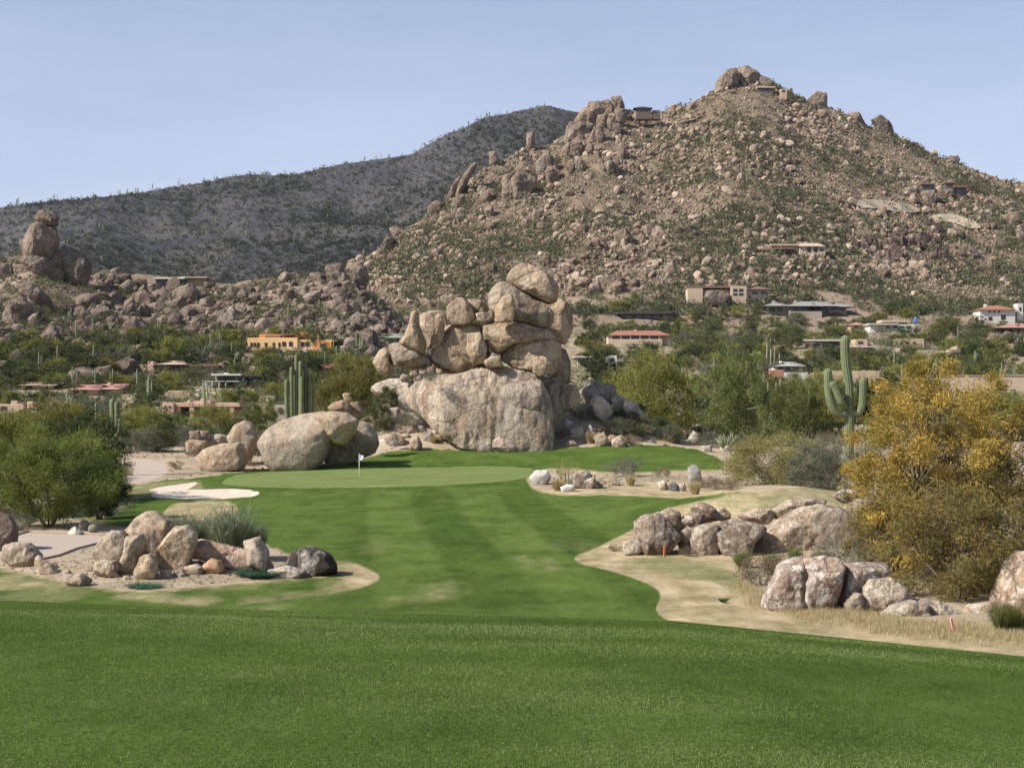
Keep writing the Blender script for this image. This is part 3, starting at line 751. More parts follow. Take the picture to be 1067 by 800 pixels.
    T = [('highest rounded boulder of the left cluster, speckled with lichen','470,471 500,471 540,500 548,560 505,605 440,608 402,565 408,530 440,490','l',2.0,'speck',{'rough':.035}),
     ('left shoulder boulder of the left cluster','312,570 355,532 395,532 418,580 405,625 370,645 322,640 305,605','l',1.2,'speck',{}),
     ('drooping limb shaped boulder in front of the highest one','408,550 450,543 472,580 442,622 435,668 400,682 374,662 398,612','l',.2,'speck',{'rough':.03}),
     ('upright kidney shaped boulder leaning right in the left cluster','560,520 600,514 627,540 622,590 592,635 550,640 516,622 518,580 543,545','l',.6,'speck',{'rough':.03}),
     ('small knobbly rock at the foot of the left cluster','450,615 480,605 503,630 497,675 450,690 430,665 445,640','l',-.9,'speck',{}),
     ('flat topped stone at the left foot of the left cluster','308,632 340,625 372,627 380,658 350,672 305,665','l',-.6,'speck',{}),
     ('blocky stone right of the kidney shaped boulder','593,647 630,638 652,652 645,675 596,675','l',None,'speck',{}),
     ('smooth orange brown stone in the sandy bed','652,645 680,620 708,630 715,660 672,674','l',None,'orange',{'rough':.02,'facets':2}),
     ('fist sized pale stone before the kidney shaped boulder','513,660 545,656 550,680 517,683','l',None,'speck',{}),
     ('fist sized stone right of the pale one','560,660 585,655 600,672 580,682 560,676','l',None,'speck',{}),
     ('long low pink slab running right from the left cluster','615,575 655,558 720,577 800,598 840,622 880,660 780,668 690,640 620,612','l',1.2,'pink',{'thick':12}),
     ('grey lichen covered rock near the cart path','22,578 50,568 90,572 125,605 128,648 60,652 15,628','l',None,'speck',{}),
     ('tapering rock right of the grey rock by the cart path','120,612 165,640 185,672 135,675 112,650','l',None,'speck',{}),
     ('dark edged stone at the lip of the lawn','208,672 260,668 290,692 270,714 215,700','l',None,'speck',{}),
     ('large dark rock at the left edge by the cart path','-80,470 0,473 28,482 52,520 48,575 0,600 -80,600','l',None,'brown',{}),
     ('white rounded stone beside the cart path under the tree','220,535 240,517 262,535 255,548 222,548','l',None,'white',{}),
     ('brown and black weathered boulder alone at the tip of the bed','602,170 615,147 648,137 685,155 700,185 690,200 640,202 607,192','g',None,'black',{'rough':.03}),
     ('low pale rock left of the weathered brown boulder','560,187 600,178 635,190 622,207 570,205','g',None,'pale',{}),
     ('small split rock behind the pink slab','508,128 540,118 558,148 557,172 520,165','g',.8,'speck',{}),
     ('thin flat stone in the sand left of the weathered boulder','520,178 548,172 565,182 548,190 522,188','g',None,'pale',{})]
    for lab, pts, z, off, m, o in T:
        P = Z(z, pts)
        if off is None: rock(P, lab, m, group=gl, **o)
        else: rock(P, lab, m, d=hit(160, 606)[1]+1.6+off, group=gl, **o)
    # scattered stones in the bed
    rg = np.random.default_rng(3)
    spots = [(93,595,9),(103,598,12),(118,601,10),(132,604,8),(150,600,6),(165,601,7),(205,590,8),(215,597,5),(232,594,6),(260,598,6),(275,598,8),(142,608,5),(85,602,7),(70,598,8),(56,592,9),(250,590,7),(225,585,5),(290,598,5)]
    for u, v, w in spots:
        P = [(u-w/2+rg.uniform(-1,1), v), (u-w/3, v-w*.45), (u+w*.2, v-w*.55), (u+w/2, v-w*.2), (u+w*.4, v+w*.12), (u-w*.3, v+w*.12)]
        rock(P, 'small loose stone lying in the sandy bed round the left boulders', 'speck', group='loose stones in the left bed', name='stone')
    gr = 'boulders along the right rough'
    T = [('slanted brown boulder at the left end of the right rock row','400,272 440,250 482,240 522,290 548,328 500,362 440,370 402,332','r',0,'varn',{}),
     ('brown rock tucked behind the slanted boulder','485,242 515,223 547,240 558,290 545,318 508,292','r',1.2,'varn',{}),
     ('rear grey brown boulder on the mound side of the row','588,217 630,206 667,225 688,265 640,276 598,255','r',2.6,'varn',{}),
     ('rounded boulder in the middle of the right row','548,262 590,240 632,245 638,280 590,298 553,304','r',1.2,'varn',{}),
     ('small upright rock behind the mossy gap','673,232 700,223 720,245 717,268 690,272','r',3,'varn',{}),
     ('tall split boulder with a dark right side','597,292 640,278 674,280 673,392 622,405 588,396 590,332','r',-.2,'varn',{'expo':3.2}),
     ('wide lichen streaked boulder right of the split one','668,285 740,265 822,280 838,302 792,342 782,392 742,412 690,402 668,352','r',.1,'varn',{'expo':3.2}),
     ('domed boulder above the wide streaked one','748,255 810,225 852,228 874,250 854,280 800,282','r',2.4,'varn',{}),
     ('long pale boulder along the top of the right row','858,240 920,198 1000,187 1045,200 1000,250 960,270 890,270','r',3.0,'palev',{}),
     ('largest pale whaleback boulder of the right row','782,365 830,310 900,262 960,227 1020,213 1085,222 1125,260 1138,330 1120,405 1000,410 880,405 788,405','r',1.0,'palev',{'thick':26,'rough':.035}),
     ('small white rock at the left foot of the row','358,348 380,334 426,340 432,368 365,373','r',-.4,'pale',{}),
     ('brown wedge between the slanted and split boulders','540,322 575,288 603,300 592,350 552,356','r',.4,'varn',{}),
     ('brown boulder half hidden behind the golden tree','340,230 380,200 450,215 495,300 480,390 380,400 340,330','q',2.6,'palev',{}),
     ('white tipped rock peeking behind the whaleback boulder','285,188 330,168 375,166 385,200 330,215','q',4,'palev',{})]
    base = hit(770, 585)[1]+3.0
    for lab, pts, z, off, m, o in T: rock(Z(z, pts), lab, m, d=base+off, group=gr, **o)
    gq = 'boulders below the golden tree'
    T = [('left half of the split red and white boulder in the front row','108,432 150,408 192,402 197,470 182,555 90,562 50,548 78,500','q',0,'redl',{'expo':3}),
     ('right half of the split red and white boulder in the front row','190,408 250,397 302,403 327,430 312,500 280,553 200,562 177,552 187,470','q',0,'redl',{'expo':3}),
     ('shaded ledge boulder right of the split boulder','330,422 400,420 480,427 488,457 432,474 402,514 390,560 340,568 312,548 328,490','q',.5,'redl',{}),
     ('pale rounded block in the front row below the golden tree','420,478 490,471 542,510 552,548 472,582 430,592 396,580 400,510','q',-.2,'palev',{}),
     ('small white stone in the gap left of the pale rounded block','333,563 370,523 396,530 395,580 340,586','q',-.6,'palev',{}),
     ('low dome of pale rock, front of the row','458,612 500,568 560,548 612,558 618,610 560,628 480,626','q',-1.2,'palev',{}),
     ('low pale boulder right of the low dome','602,552 650,548 702,573 725,612 680,628 630,630 608,602','q',-1.0,'palev',{}),
     ('flat rock bridging behind the low dome','475,562 530,538 595,545 590,575 500,590','q',.2,'palev',{}),
     ('low rounded boulder left of the big edge boulder','743,605 770,568 840,552 884,580 875,628 800,642 748,632','q',-.6,'palev',{}),
     ('big brown boulder cut by the right edge of the view','856,560 868,480 905,425 945,385 1010,380 1090,420 1120,560 1060,645 940,645 878,610','q',.6,'varn',{}),
     ('small pale stone by the pink marker stake','645,622 700,603 724,620 700,638 660,640','q',-1.4,'palev',{}),
     ('tiny stone right of the pink marker stake','727,615 750,608 762,637 737,646','q',-1.4,'palev',{}),
     ('flat stone lying in the straw coloured grass','585,640 620,634 640,642 620,650 590,650','q',-2,'palev',{})]
    base = hit(900, 641)[1]+1.5
    for lab, pts, z, off, m, o in T: rock(Z(z, pts), lab, m, d=base+off, group=gq, **o)
    gm = 'small rocks in the mid island'
    T = [('round white rock at the left end of the mid island','38,122 60,98 95,97 112,120 97,150 50,150','r','white'),
     ('pointed pale rock behind the straw tuft','158,125 185,108 200,115 205,140 165,148','r','white'),
     ('brown backed rock in the middle of the mid island','186,112 235,98 256,120 228,163 186,155','r','varn'),
     ('pale block right of the brown backed rock','224,132 260,117 267,150 230,164','r','palev'),
     ('flat stone at the right end of the island group','298,128 330,122 347,138 340,153 302,152','r','palev'),
     ('low white stone in front of the island group','143,155 165,145 195,147 192,172 150,174','r','white'),
     ('pale rock left of the dark cobbles','472,140 498,130 512,158 482,168','r','pale'),
     ('dark cobble, one of a pair by the grey pillar','513,150 530,138 543,152 540,172 517,172','r','dark'),
     ('brown cobble right of the dark cobble','541,150 560,143 570,158 562,172 543,170','r','pale'),
     ('grey upright pillar stone beside the straw tuft','577,92 590,80 605,81 617,92 624,138 600,148 580,142','r','greyv')]
    for lab, pts, z, m in T: rock(Z(z, pts), lab, m, group=gm, **({'rough':.02,'facets':2} if 'pillar' in lab else {}))
    # left hill tower and its big blocks
    gh = 'large boulders of the left rocky hill'
    T = [('capstone balanced on the very top of the left rock tower','145,112 165,80 190,73 215,80 235,108 235,140 190,138 142,130',-.5),
     ('big head shaped boulder under the capstone of the left tower','100,190 130,140 175,130 225,148 242,190 228,232 190,268 130,270 85,266 78,210',0),
     ('broad sloping slab in the middle of the left tower','72,270 200,262 218,330 207,382 160,355 120,312 82,292',-1),
     ('diagonal slab right of the broad sloping one on the left tower','213,262 258,218 272,238 258,300 272,342 220,374 203,300',1),
     ('dark cracked mass at the right of the left tower','250,215 300,233 342,258 375,300 345,348 270,350 252,290',3),
     ('stacked column at the left edge of the view','-40,300 0,298 42,293 52,350 22,400 12,465 0,482 -40,482',-1),
     ('shadowed recess block under the left tower','45,298 110,296 152,350 172,402 110,440 40,448 26,380',3),
     ('triangular sunlit block below the left tower','93,383 140,373 205,440 187,474 130,468 88,420',-4),
     ('dark squat boulder at the lower left of the tower','48,440 90,433 132,470 112,545 50,550 2,512',-5),
     ('grey wedge boulder right of the tower foot','298,440 340,416 390,420 402,452 382,484 310,478',-2),
     ('shark fin boulder low on the left hill','178,582 215,546 247,590 242,642 185,660 170,620',-4),
     ('big block with a dark shadow under it in the middle of the left hill','513,530 560,518 612,560 608,590 520,588 508,560',-3),
     ('flat lying boulder left of the block with the dark shadow','373,486 430,473 457,490 442,524 380,518',-2),
     ('overlapping slabs in the middle of the left hill','298,535 350,523 403,570 362,594 308,578',-3),
     ('square boulder near the foot of the left hill','528,640 580,628 618,670 603,704 540,695',-5),
     ('lowest rounded block above the pink roofed house','303,745 350,718 362,772 330,795',-8),
     ('block at the left edge above the tan roofs','-20,700 30,693 37,732 12,775 -25,765',-6),
     ('tall shaded rock left of the flat roofed ridge house','513,452 545,428 557,472 530,515 512,490',0),
     ('rocky knob just below the flat roofed ridge house','558,420 600,403 643,440 613,484 563,470',0),
     ('light blocky tor right below the ridge house','700,412 740,398 782,372 818,410 812,455 720,450',0),
     ('small square boulder at the right end of the ridge house','828,370 865,358 888,375 852,408',2),
     ('pointed rock on the skyline right of the left tower','433,335 470,338 480,372 455,383',3),
     ('flat tan rock on the ridge left of the ridge house','553,355 600,358 607,384 563,388',2),
     ('cleft boulder low on the left hill above the trees','400,722 455,713 458,745 430,785 402,770',-8),
     ('pale split rock in the lower left of the hill','188,692 225,673 268,700 252,735 203,738',-6),
     ('thin leaning rock near the left edge of the hill','58,672 85,648 88,702 60,735',-5),
     ('round small boulder left of the shadowed block','438,545 470,535 480,562 450,570',-3),
     ('grey stone between the tower foot and the wedge','125,480 160,470 172,500 150,515 128,508',-4),
     ('tan rock below the tor on the left hill','640,520 690,510 700,550 660,562',-2),
     ('broken boulder on the slope above the adobe villas','790,530 830,515 845,560 800,565',-2),
     ('tall crag above the orange adobe house','1340,300 1400,290 1420,340 1400,385 1350,380',0),
     ('notched crag right of the tall crag on the left ridge','1440,310 1490,300 1520,345 1500,390 1445,380',2)]
    for i, (lab, pts, off) in enumerate(T):
        P = Z('h', pts); vb = max(p[1] for p in P); uc = sum(p[0] for p in P)/len(P)
        if i < 7: dd = 425+off*1.0
        else:
            h_ = hit(uc, vb-1, 250, 600); dd = min(h_[1]+1.5, 455)
        rock(P, lab, 'brown', d=dd, group=gh, facets=20, rough=.05, expo=4.2)
    ge = 'crags and large boulders of the main hill'
    T = [('rounded boulder topping the crag on the left skyline','820,152 850,147 862,180 835,192','e'),
     ('square block below the topping boulder of the skyline crag','788,167 815,158 832,185 822,214 793,208','e'),
     ('broad brown slab forming the left face of the skyline crag','730,190 780,163 803,198 775,235 722,250 703,225','e'),
     ('lower left buttress of the skyline crag','688,250 730,228 768,238 753,272 700,295 675,282','e'),
     ('middle column of the skyline crag','778,210 812,203 820,242 790,255 775,238','e'),
     ('right hand block of the skyline crag','833,186 872,190 862,218 828,228','e'),
     ('long pale rib running down below the skyline crag','698,287 722,268 738,310 722,350 693,328','e'),
     ('small fluted buttress under the middle column','738,265 776,258 778,292 748,298','e'),
     ('lone balanced pinnacle against the dark mountain','560,262 578,257 584,275 583,305 558,305','e'),
     ('long leaning fin on the left ridge of the main hill','370,387 400,350 410,360 372,424 340,460 333,447','e'),
     ('second leaning fin left of the first','313,457 350,392 360,400 332,462 317,470','e'),
     ('upright tooth of rock above the leaning fins','443,322 465,317 471,352 445,358','e'),
     ('domed crag in the middle of the left ridge','588,352 620,313 643,340 643,382 600,404 580,390','e'),
     ('shield shaped slab right of the domed crag','622,380 652,364 657,412 635,428 617,410','e'),
     ('huge sloping slab below the domed crag','513,402 545,378 592,400 588,432 545,458 518,440','e'),
     ('blocky rock below the leaning fins','408,450 435,424 448,450 422,478 398,470','e'),
     ('rounded rock at the shoulder of the left ridge','253,492 280,470 303,480 282,514 253,518','e'),
     ('flat sloping slab low on the left ridge','92,642 130,578 153,590 132,628','e'),
     ('boulder perched above the flat sloping slab','133,556 160,548 184,570 150,584','e'),
     ('knob left of the huge sloping slab','493,420 520,413 528,458 500,453','e'),
     ('thin column standing under the skyline crag','780,345 796,340 803,388 783,392','e'),
     ('second thin column under the skyline crag','806,350 824,345 833,395 808,398','e'),
     ('lone smooth boulder in the middle of the main slope','828,572 870,558 892,590 872,612 833,604','e'),
     ('broad cracked outcrop right above the stacked formation','783,722 830,708 864,720 854,748 800,754','e'),
     ('square outcrop near the foot of the main slope','908,692 945,678 963,705 923,718','e'),
     ('pinkish boulder in the upper left of the main slope','713,492 740,483 758,510 727,524','e'),
     ('left half of the summit cap rock','112,128 122,98 150,70 182,56 190,90 180,112 150,130','u'),
     ('right half of the summit cap rock','180,58 215,56 248,80 262,108 225,118 183,112','u'),
     ('low block right of the summit cap rock','243,82 278,95 300,112 268,122 235,112','u'),
     ('horn shaped rock on the skyline right of the summit','400,157 430,133 457,140 458,182 420,180','u'),
     ('jagged rock on the right skyline below the horn','598,222 620,208 652,233 674,264 620,258','u'),
     ('low skyline knob between the horn and the jagged rock','530,200 560,200 580,232 540,238','u'),
     ('small cube on the right skyline','833,338 862,332 866,354 840,356','u'),
     ('round boulder at the far right of the main slope','998,522 1030,506 1053,530 1042,552 1005,548','u'),
     ('tall boulder at the right edge of the main slope','1043,552 1072,540 1080,600 1045,602','u'),
     ('blocky rock under the dark house on the right ridge','700,432 740,423 738,455 705,460','u'),
     ('rough outcrop beneath the dark house','748,445 790,438 800,475 755,485','u'),
     ('pale rounded rock right of the rough outcrop','802,440 842,436 846,470 808,480','u'),
     ('pair topping boulder of the big rock group above the slate roofed house','260,5 300,0 330,20 325,50 280,50','n'),
     ('large pale red boulder on the lower main slope','100,45 140,30 190,45 205,70 190,95 120,95','n'),
     ('boulder left of the large pale red one','55,75 75,55 100,60 100,95 65,98','n'),
     ('rounded block above the slate roofed house','355,148 375,140 392,155 385,178 358,178','n'),
     ('low rock at the left foot of the main slope','0,145 35,142 42,175 0,180','n')]
    for lab, pts, z in T:
        P = Z(z, pts); vb = max(p[1] for p in P); uc = sum(p[0] for p in P)/len(P)
        Dm_ = float(interp(uc, MAIND))
        g_ = hit(uc, vb-2, 400, Dm_+40)
        rock(P, lab, 'far', d=min(g_[1]+4, Dm_), group=ge, facets=13, rough=.06)
# ------------------------------------------------------------------ plants
def leaf_tris(C, outw, size, rg, slim=.32, up=.35):
    """one slender sprig triangle per centre"""
    n = len(C)
    d = rg.normal(size=(n,3))*.9 + outw*.8; d[:,2] += up; d /= np.linalg.norm(d, axis=1)[:,None]
    e = np.cross(d, rg.normal(size=(n,3))); e /= np.linalg.norm(e, axis=1)[:,None]+1e-9
    s = (size*rg.uniform(.6, 1.4, n))[:,None] if np.isscalar(size) else (size*rg.uniform(.6,1.4,n))[:,None]
    a = C - e*s*slim*.5; b = C + e*s*slim*.5; c = C + d*s
    V = np.stack([a,b,c], 1).reshape(-1,3)
    return V, np.arange(3*n).reshape(n,3)
def crown_points(rg, w, h, z0, clumps, flat=1.0, hollow=.35, dome=True):
    """clump centres through an uneven crown"""
    P = []
    ph = rg.uniform(0, 6.28, 4)
    while len(P) < clumps:
        q = rg.uniform(-1, 1, 3); r = np.linalg.norm(q)
        if r > 1 or r < hollow*rg.random(): continue
        a = math.atan2(q[1], q[0])
        k = 1 + .16*math.sin(2*a+ph[0]) + .13*math.sin(3*a+ph[1]) + .10*math.sin(5*a+ph[2]+3*q[2])
        P.append((q[0]*w/2*k, q[1]*w/2*k*flat, z0 + (q[2]*.5+.5)*(h-z0)*(1+.08*math.sin(4*a+ph[3]))))
    return np.array(P)
def make_tree(name, w, h, z0=.5, clumps=60, per=60, leaf=.14, seed=1, trunks=3, bark='bark', leafm='leaf_olive', spread=.5, slim=.32, up=.35, tr=.05, limbs=26, flat=1.0, parent_part=True):
    rg = np.random.default_rng(seed)
    P = crown_points(rg, w, h, z0, clumps, flat)
    sig = w/ (clumps**(1/3.)) * spread * .42
    k = rg.integers(0, clumps, clumps*per)
    wt = rg.uniform(.5, 1.3, clumps)
    C = P[k] + rg.normal(size=(len(k),3))*(sig*wt[k])[:,None]*np.array([1,1,.75])
    C[:,2] = np.maximum(C[:,2], .05)
    ctr = np.array([0,0,(z0+h)*.45]); o = C-ctr; o /= np.linalg.norm(o,axis=1)[:,None]+1e-9
    V, T = leaf_tris(C, o, leaf, rg, slim, up)
    tone = np.repeat(np.clip(rg.random(clumps)[k]*.6 + rg.random(len(k))*.4, 0, 1), 3)
    cm = mesh_np(name+'_crown', V, T, MAT[leafm], {'tone': tone}, False)
    mb = MB()
    fork = []
    for i in range(trunks):
        a = 6.28*i/trunks + rg.uniform(-.5,.5); r1 = w*.10*rg.uniform(.6,1.4)
        p0 = np.array([math.cos(a)*tr*1.2, math.sin(a)*tr*1.2, -.15]); p1 = np.array([math.cos(a)*r1, math.sin(a)*r1, h*.22]); p2 = np.array([math.cos(a)*r1*2.1, math.sin(a)*r1*2.1, h*.45])
        mb.tube([p0, (p0+p1)/2+rg.normal(size=3)*.04*h*.1, p1, p2], [tr*1.3, tr, tr*.8, tr*.5], 6); fork += [p1, p2]
    for i in range(limbs):
        q = P[rg.integers(0, clumps)]; ff = sorted(fork, key=lambda t: np.linalg.norm(t-q))[:3]; f = ff[rg.integers(0, len(ff))]*rg.uniform(.6, 1.0); m = (f+q)/2 + rg.normal(size=3)*.05*w; m[2] += .04*h
        mb.tube([f, m, q], [tr*.42, tr*.27, tr*.1], 5)
        for j in range(2):
            q2 = q + rg.normal(size=3)*sig*1.6
            mb.tube([m, (m+q2)/2+rg.normal(size=3)*.02*w, q2], [tr*.2, tr*.12, tr*.05], 4)
    tm = mb.mesh(name+'_trunk', MAT[bark], True)
    return (tm, cm)
def place_tree(pair, kind, loc, label, cat, group=None, s=1.0, rz=0.0, sx=None, parts=True, name=None):
    nm = name or kind
    e = bpy.data.objects.new(nm, None); COL.objects.link(e); e.empty_display_size = .2
    e.location = loc; e.rotation_euler = (0,0,rz); e.scale = (sx or s, sx or s, s)
    tag(e, label, cat, group)
    link('trunk' if 'tree' in nm or 'verde' in nm else 'stem', pair[0], parent=e)
    link('crown' if 'tree' in nm or 'verde' in nm else 'foliage', pair[1], parent=e)
    return e
def place_one(pair_mesh, nm, loc, label, cat, group, s, rz, sx=None):
    o = link(nm, pair_mesh, loc); o.rotation_euler = (0,0,rz); o.scale = (sx or s, sx or s, s)
    return tag(o, label, cat, group)
def merged(pair):
    """one mesh from trunk and crown, for plants too small to show their parts"""
    me = bpy.data.meshes.new('small_tree')
    bm = bmesh.new()
    bm.from_mesh(pair[1]); n = len(bm.faces)
    bm.from_mesh(pair[0]); bm.faces.ensure_lookup_table()
    for f in bm.faces[n:]: f.material_index = 1
    bm.to_mesh(me); bm.free()
    me.materials.append(pair[1].materials[0]); me.materials.append(pair[0].materials[0])
    return me
def make_grassclump(w, h, n, seed, mat, blade=.012, arch=.5, twigs=False):
    """arching blades or fine upright stems"""
    rg = np.random.default_rng(seed)
    V=[]; T=[]; tone=[]
    for i in range(n):
        a = rg.uniform(0, 6.28); r0 = w*.18*math.sqrt(rg.random()); r1 = w*.5*rg.random()**.6
        L = h*rg.uniform(.55, 1.05)
        b = np.array([math.cos(a)*r0, math.sin(a)*r0, 0]); t = np.array([math.cos(a)*r1, math.sin(a)*r1, L*(1-.25*(r1/(w*.5))**2*arch)])
        m = (b+t)/2 + np.array([0,0,arch*.18*L]); sd = np.array([-math.sin(a+rg.normal()), math.cos(a), 0])*blade*rg.uniform(.6,1.4)
        k = len(V); V += [b-sd, b+sd, m+sd*.8, m-sd*.8, t]; T += [(k,k+1,k+2),(k,k+2,k+3),(k+3,k+2,k+4)]; tone += [rg.random()]*5
        if twigs:
            for j in range(3):
                f = rg.uniform(.45, .95); p = b*(1-f)+t*f + np.array([0,0,arch*.12*L]); q = p + np.array([rg.normal()*.12, rg.normal()*.12, rg.uniform(.08,.22)])*h
                k = len(V); V += [p-sd*.7, p+sd*.7, q]; T += [(k,k+1,k+2)]; tone += [rg.random()]*3
    return mesh_np('clump', np.array(V), np.array(T), MAT[mat], {'tone': np.array(tone)}, False)
def ribbed(path, rad, ribs=14, seg=56, amp=.09):
    """ribbed cactus stem along a path"""
    path = [np.array(p, float) for p in path]
    V=[]; Q=[]; th = np.linspace(0, 2*math.pi, seg, endpoint=False)
    prof = 1 + amp*(np.abs(np.cos(ribs*th/2))*2-1.2)
    a = None
    for i, p in enumerate(path):
        t = path[min(i+1,len(path)-1)] - path[max(i-1,0)]; t /= np.linalg.norm(t)+1e-9
        if a is None: a = np.cross(t, (0,1.0,0)) if abs(t[1]) < .9 else np.array([1.0,0,0])
        a = a - t*np.dot(a,t); a /= np.linalg.norm(a)+1e-9; b = np.cross(t, a)
        for k in range(seg): V.append(p + rad[i]*prof[k]*(a*math.cos(th[k]) + b*math.sin(th[k])))
    n = len(path)
    for i in range(n-1):
        for k in range(seg): Q.append((i*seg+k, i*seg+(k+1)%seg, (i+1)*seg+(k+1)%seg, (i+1)*seg+k))
    return np.array(V), np.array(Q)
def curve(pts, n):
    """smooth path through the points"""
    P = np.array(pts, float); t = np.linspace(0, len(P)-1, n); out=[]
    for x in t:
        i = min(int(x), len(P)-2); f = x-i
        p0=P[max(i-1,0)];p1=P[i];p2=P[i+1];p3=P[min(i+2,len(P)-1)]
        out.append(.5*((2*p1)+(-p0+p2)*f+(2*p0-5*p1+4*p2-p3)*f*f+(-p0+3*p1-3*p2+p3)*f**3))
    return out
def stem_mesh(pts, r, name='stem', taper=.85, n=30, ribs=14, seg=56, r0=None):
    path = curve(pts, n); rad=[]
    L = sum(np.linalg.norm(path[i+1]-path[i]) for i in range(n-1)); s=0
    rr=[]
    for i in range(n):
        if i: s += np.linalg.norm(path[i]-path[i-1])
        f = s/L; q = r*(1-(1-taper)*f) if r0 is None else r0+(r-r0)*min(1,f*3)
        e = (L-s)/ (q*1.2)
        q *= math.sqrt(max(0, 1-(1-min(1,e))**2)) if e < 1 else 1
        rr.append(max(q, r*.04))
    V,Q = ribbed(path, rr, ribs, seg)
    return mesh_np(name, V, Q, MAT['cactus'], {'tone': np.linspace(0,1,len(V))}, True)
def saguaro(loc, stems, label, group=None, n=34, seg=56):
    """stems: [(points, radius)], first is the trunk"""
    e = bpy.data.objects.new('saguaro', None); COL.objects.link(e); e.location = loc; tag(e, label, 'saguaro cactus', group)
    for i, (pts, r) in enumerate(stems):
        link('trunk' if i == 0 else 'arm', stem_mesh(pts, r, n=n, seg=seg, r0=None if i == 0 else r*.75, taper=.88), parent=e)
    return e
def simple_saguaro_mesh(h, arms, seed):
    rg = np.random.default_rng(seed); mb = MB(); r = h*.031
    mb.tube([(0,0,-.3),(0,0,h*.4),(0,0,h*.93),(0,0,h)], [r*.9, r*1.1, r*.9, r*.35], 8)
    for k in range(arms):
        a = rg.uniform(0,6.28); z = h*rg.uniform(.35,.55); o = h*.13; t = h*rg.uniform(.62,.95)
        c, s = math.cos(a), math.sin(a)
        mb.tube([(0,0,z),(c*o*.7,s*o*.7,z+h*.02),(c*o,s*o,z+h*.09),(c*o,s*o,t-h*.03),(c*o,s*o,t)], [r*.55,r*.7,r*.75,r*.7,r*.25], 7)
    return mb.mesh('saguaro', MAT['cactus_far'], True)
# ------------------------------------------------------------------ houses
KEEP = []   # picture windows kept clear of nearer scattered trees: (u0,u1,v0,v1,dist)
class House:
    def __init__(s, name, label, cat, u0, u1, vt, vb, group=None, dmin=150, dmax=1200, dist=None, keep=True, mat='adobe'):
        s.uc = (u0+u1)/2
        g = hit(s.uc, vb, dmin, dmax); s.d = dist or g[1]
        s.k = s.d/F; s.vb = vb
        z = EYE + (HOR-vb)*s.k
        s.e = bpy.data.objects.new(name, None); COL.objects.link(s.e); s.e.location = ((s.uc-CU)*s.k, s.d, z)
        tag(s.e, label, cat, group)
        if keep: KEEP.append((u0, u1, vt, vt+(vb-vt)*.55, s.d))
    def X(s, u): return (u-s.uc)*s.k
    def ZZ(s, v): return (s.vb-v)*s.k
    def box(s, name, u0, u1, vt, vb, y0, y1, mat, parent=None, bevel=0.0):
        m = MB(); m.box(s.X(u0), s.X(u1), y0, y1, s.ZZ(vb), s.ZZ(vt)); return m.build(name, MAT[mat], parent or s.e, bevel=bevel)
    def wall(s, u0, u1, vt, vb, y0=0, y1=8, mat='adobe', base=True):
        m = MB(); m.box(s.X(u0), s.X(u1), y0, y1, s.ZZ(vb)-(4 if base else 0), s.ZZ(vt))
        # parapet lip
        h = s.ZZ(vt)
        return m.build('wall', MAT[mat], s.e, bevel=.08)
    def flat_roof(s, u0, u1, vt, vb, y0=-1.2, y1=9, mat='roof_tan'):
        return s.box('roof', u0, u1, vt, vb, y0, y1, mat, bevel=.03)
    def hip_roof(s, u0, u1, vt, vb, y0=-1.2, y1=9, mat='roof_tile', inset=.5):
        m = MB(); m.hip(s.X(u0), s.X(u1), y0, y1, s.ZZ(vb), s.ZZ(vt), inset); return m.build('roof', MAT[mat], s.e)
    def win(s, u0, u1, vt, vb, y=0, name='window', frame='trim_dark', glass='glass'):
        k = s.k; t = min(.09, (u1-u0)*k*.12)
        m = MB(); X0, X1, Z0, Z1 = s.X(u0), s.X(u1), s.ZZ(vb), s.ZZ(vt)
        m.box(X0, X0+t, y-.06, y+.04, Z0, Z1); m.box(X1-t, X1, y-.06, y+.04, Z0, Z1)
        m.box(X0+t, X1-t, y-.06, y+.04, Z0, Z0+t); m.box(X0+t, X1-t, y-.06, y+.04, Z1-t, Z1)
        w = m.build(name, MAT[frame], s.e)
        p = MB(); p.box(X0+t, X1-t, y-.02, y+.03, Z0+t, Z1-t); p.build('pane', MAT[glass], w)
        return w
    def posts(s, us, vt, vb, y, mat='adobe', w=.18):
        for u in us:
            m = MB(); x = s.X(u); m.box(x-w, x+w, y-w, y+w, s.ZZ(vb)-3, s.ZZ(vt)); m.build('column', MAT[mat], s.e)

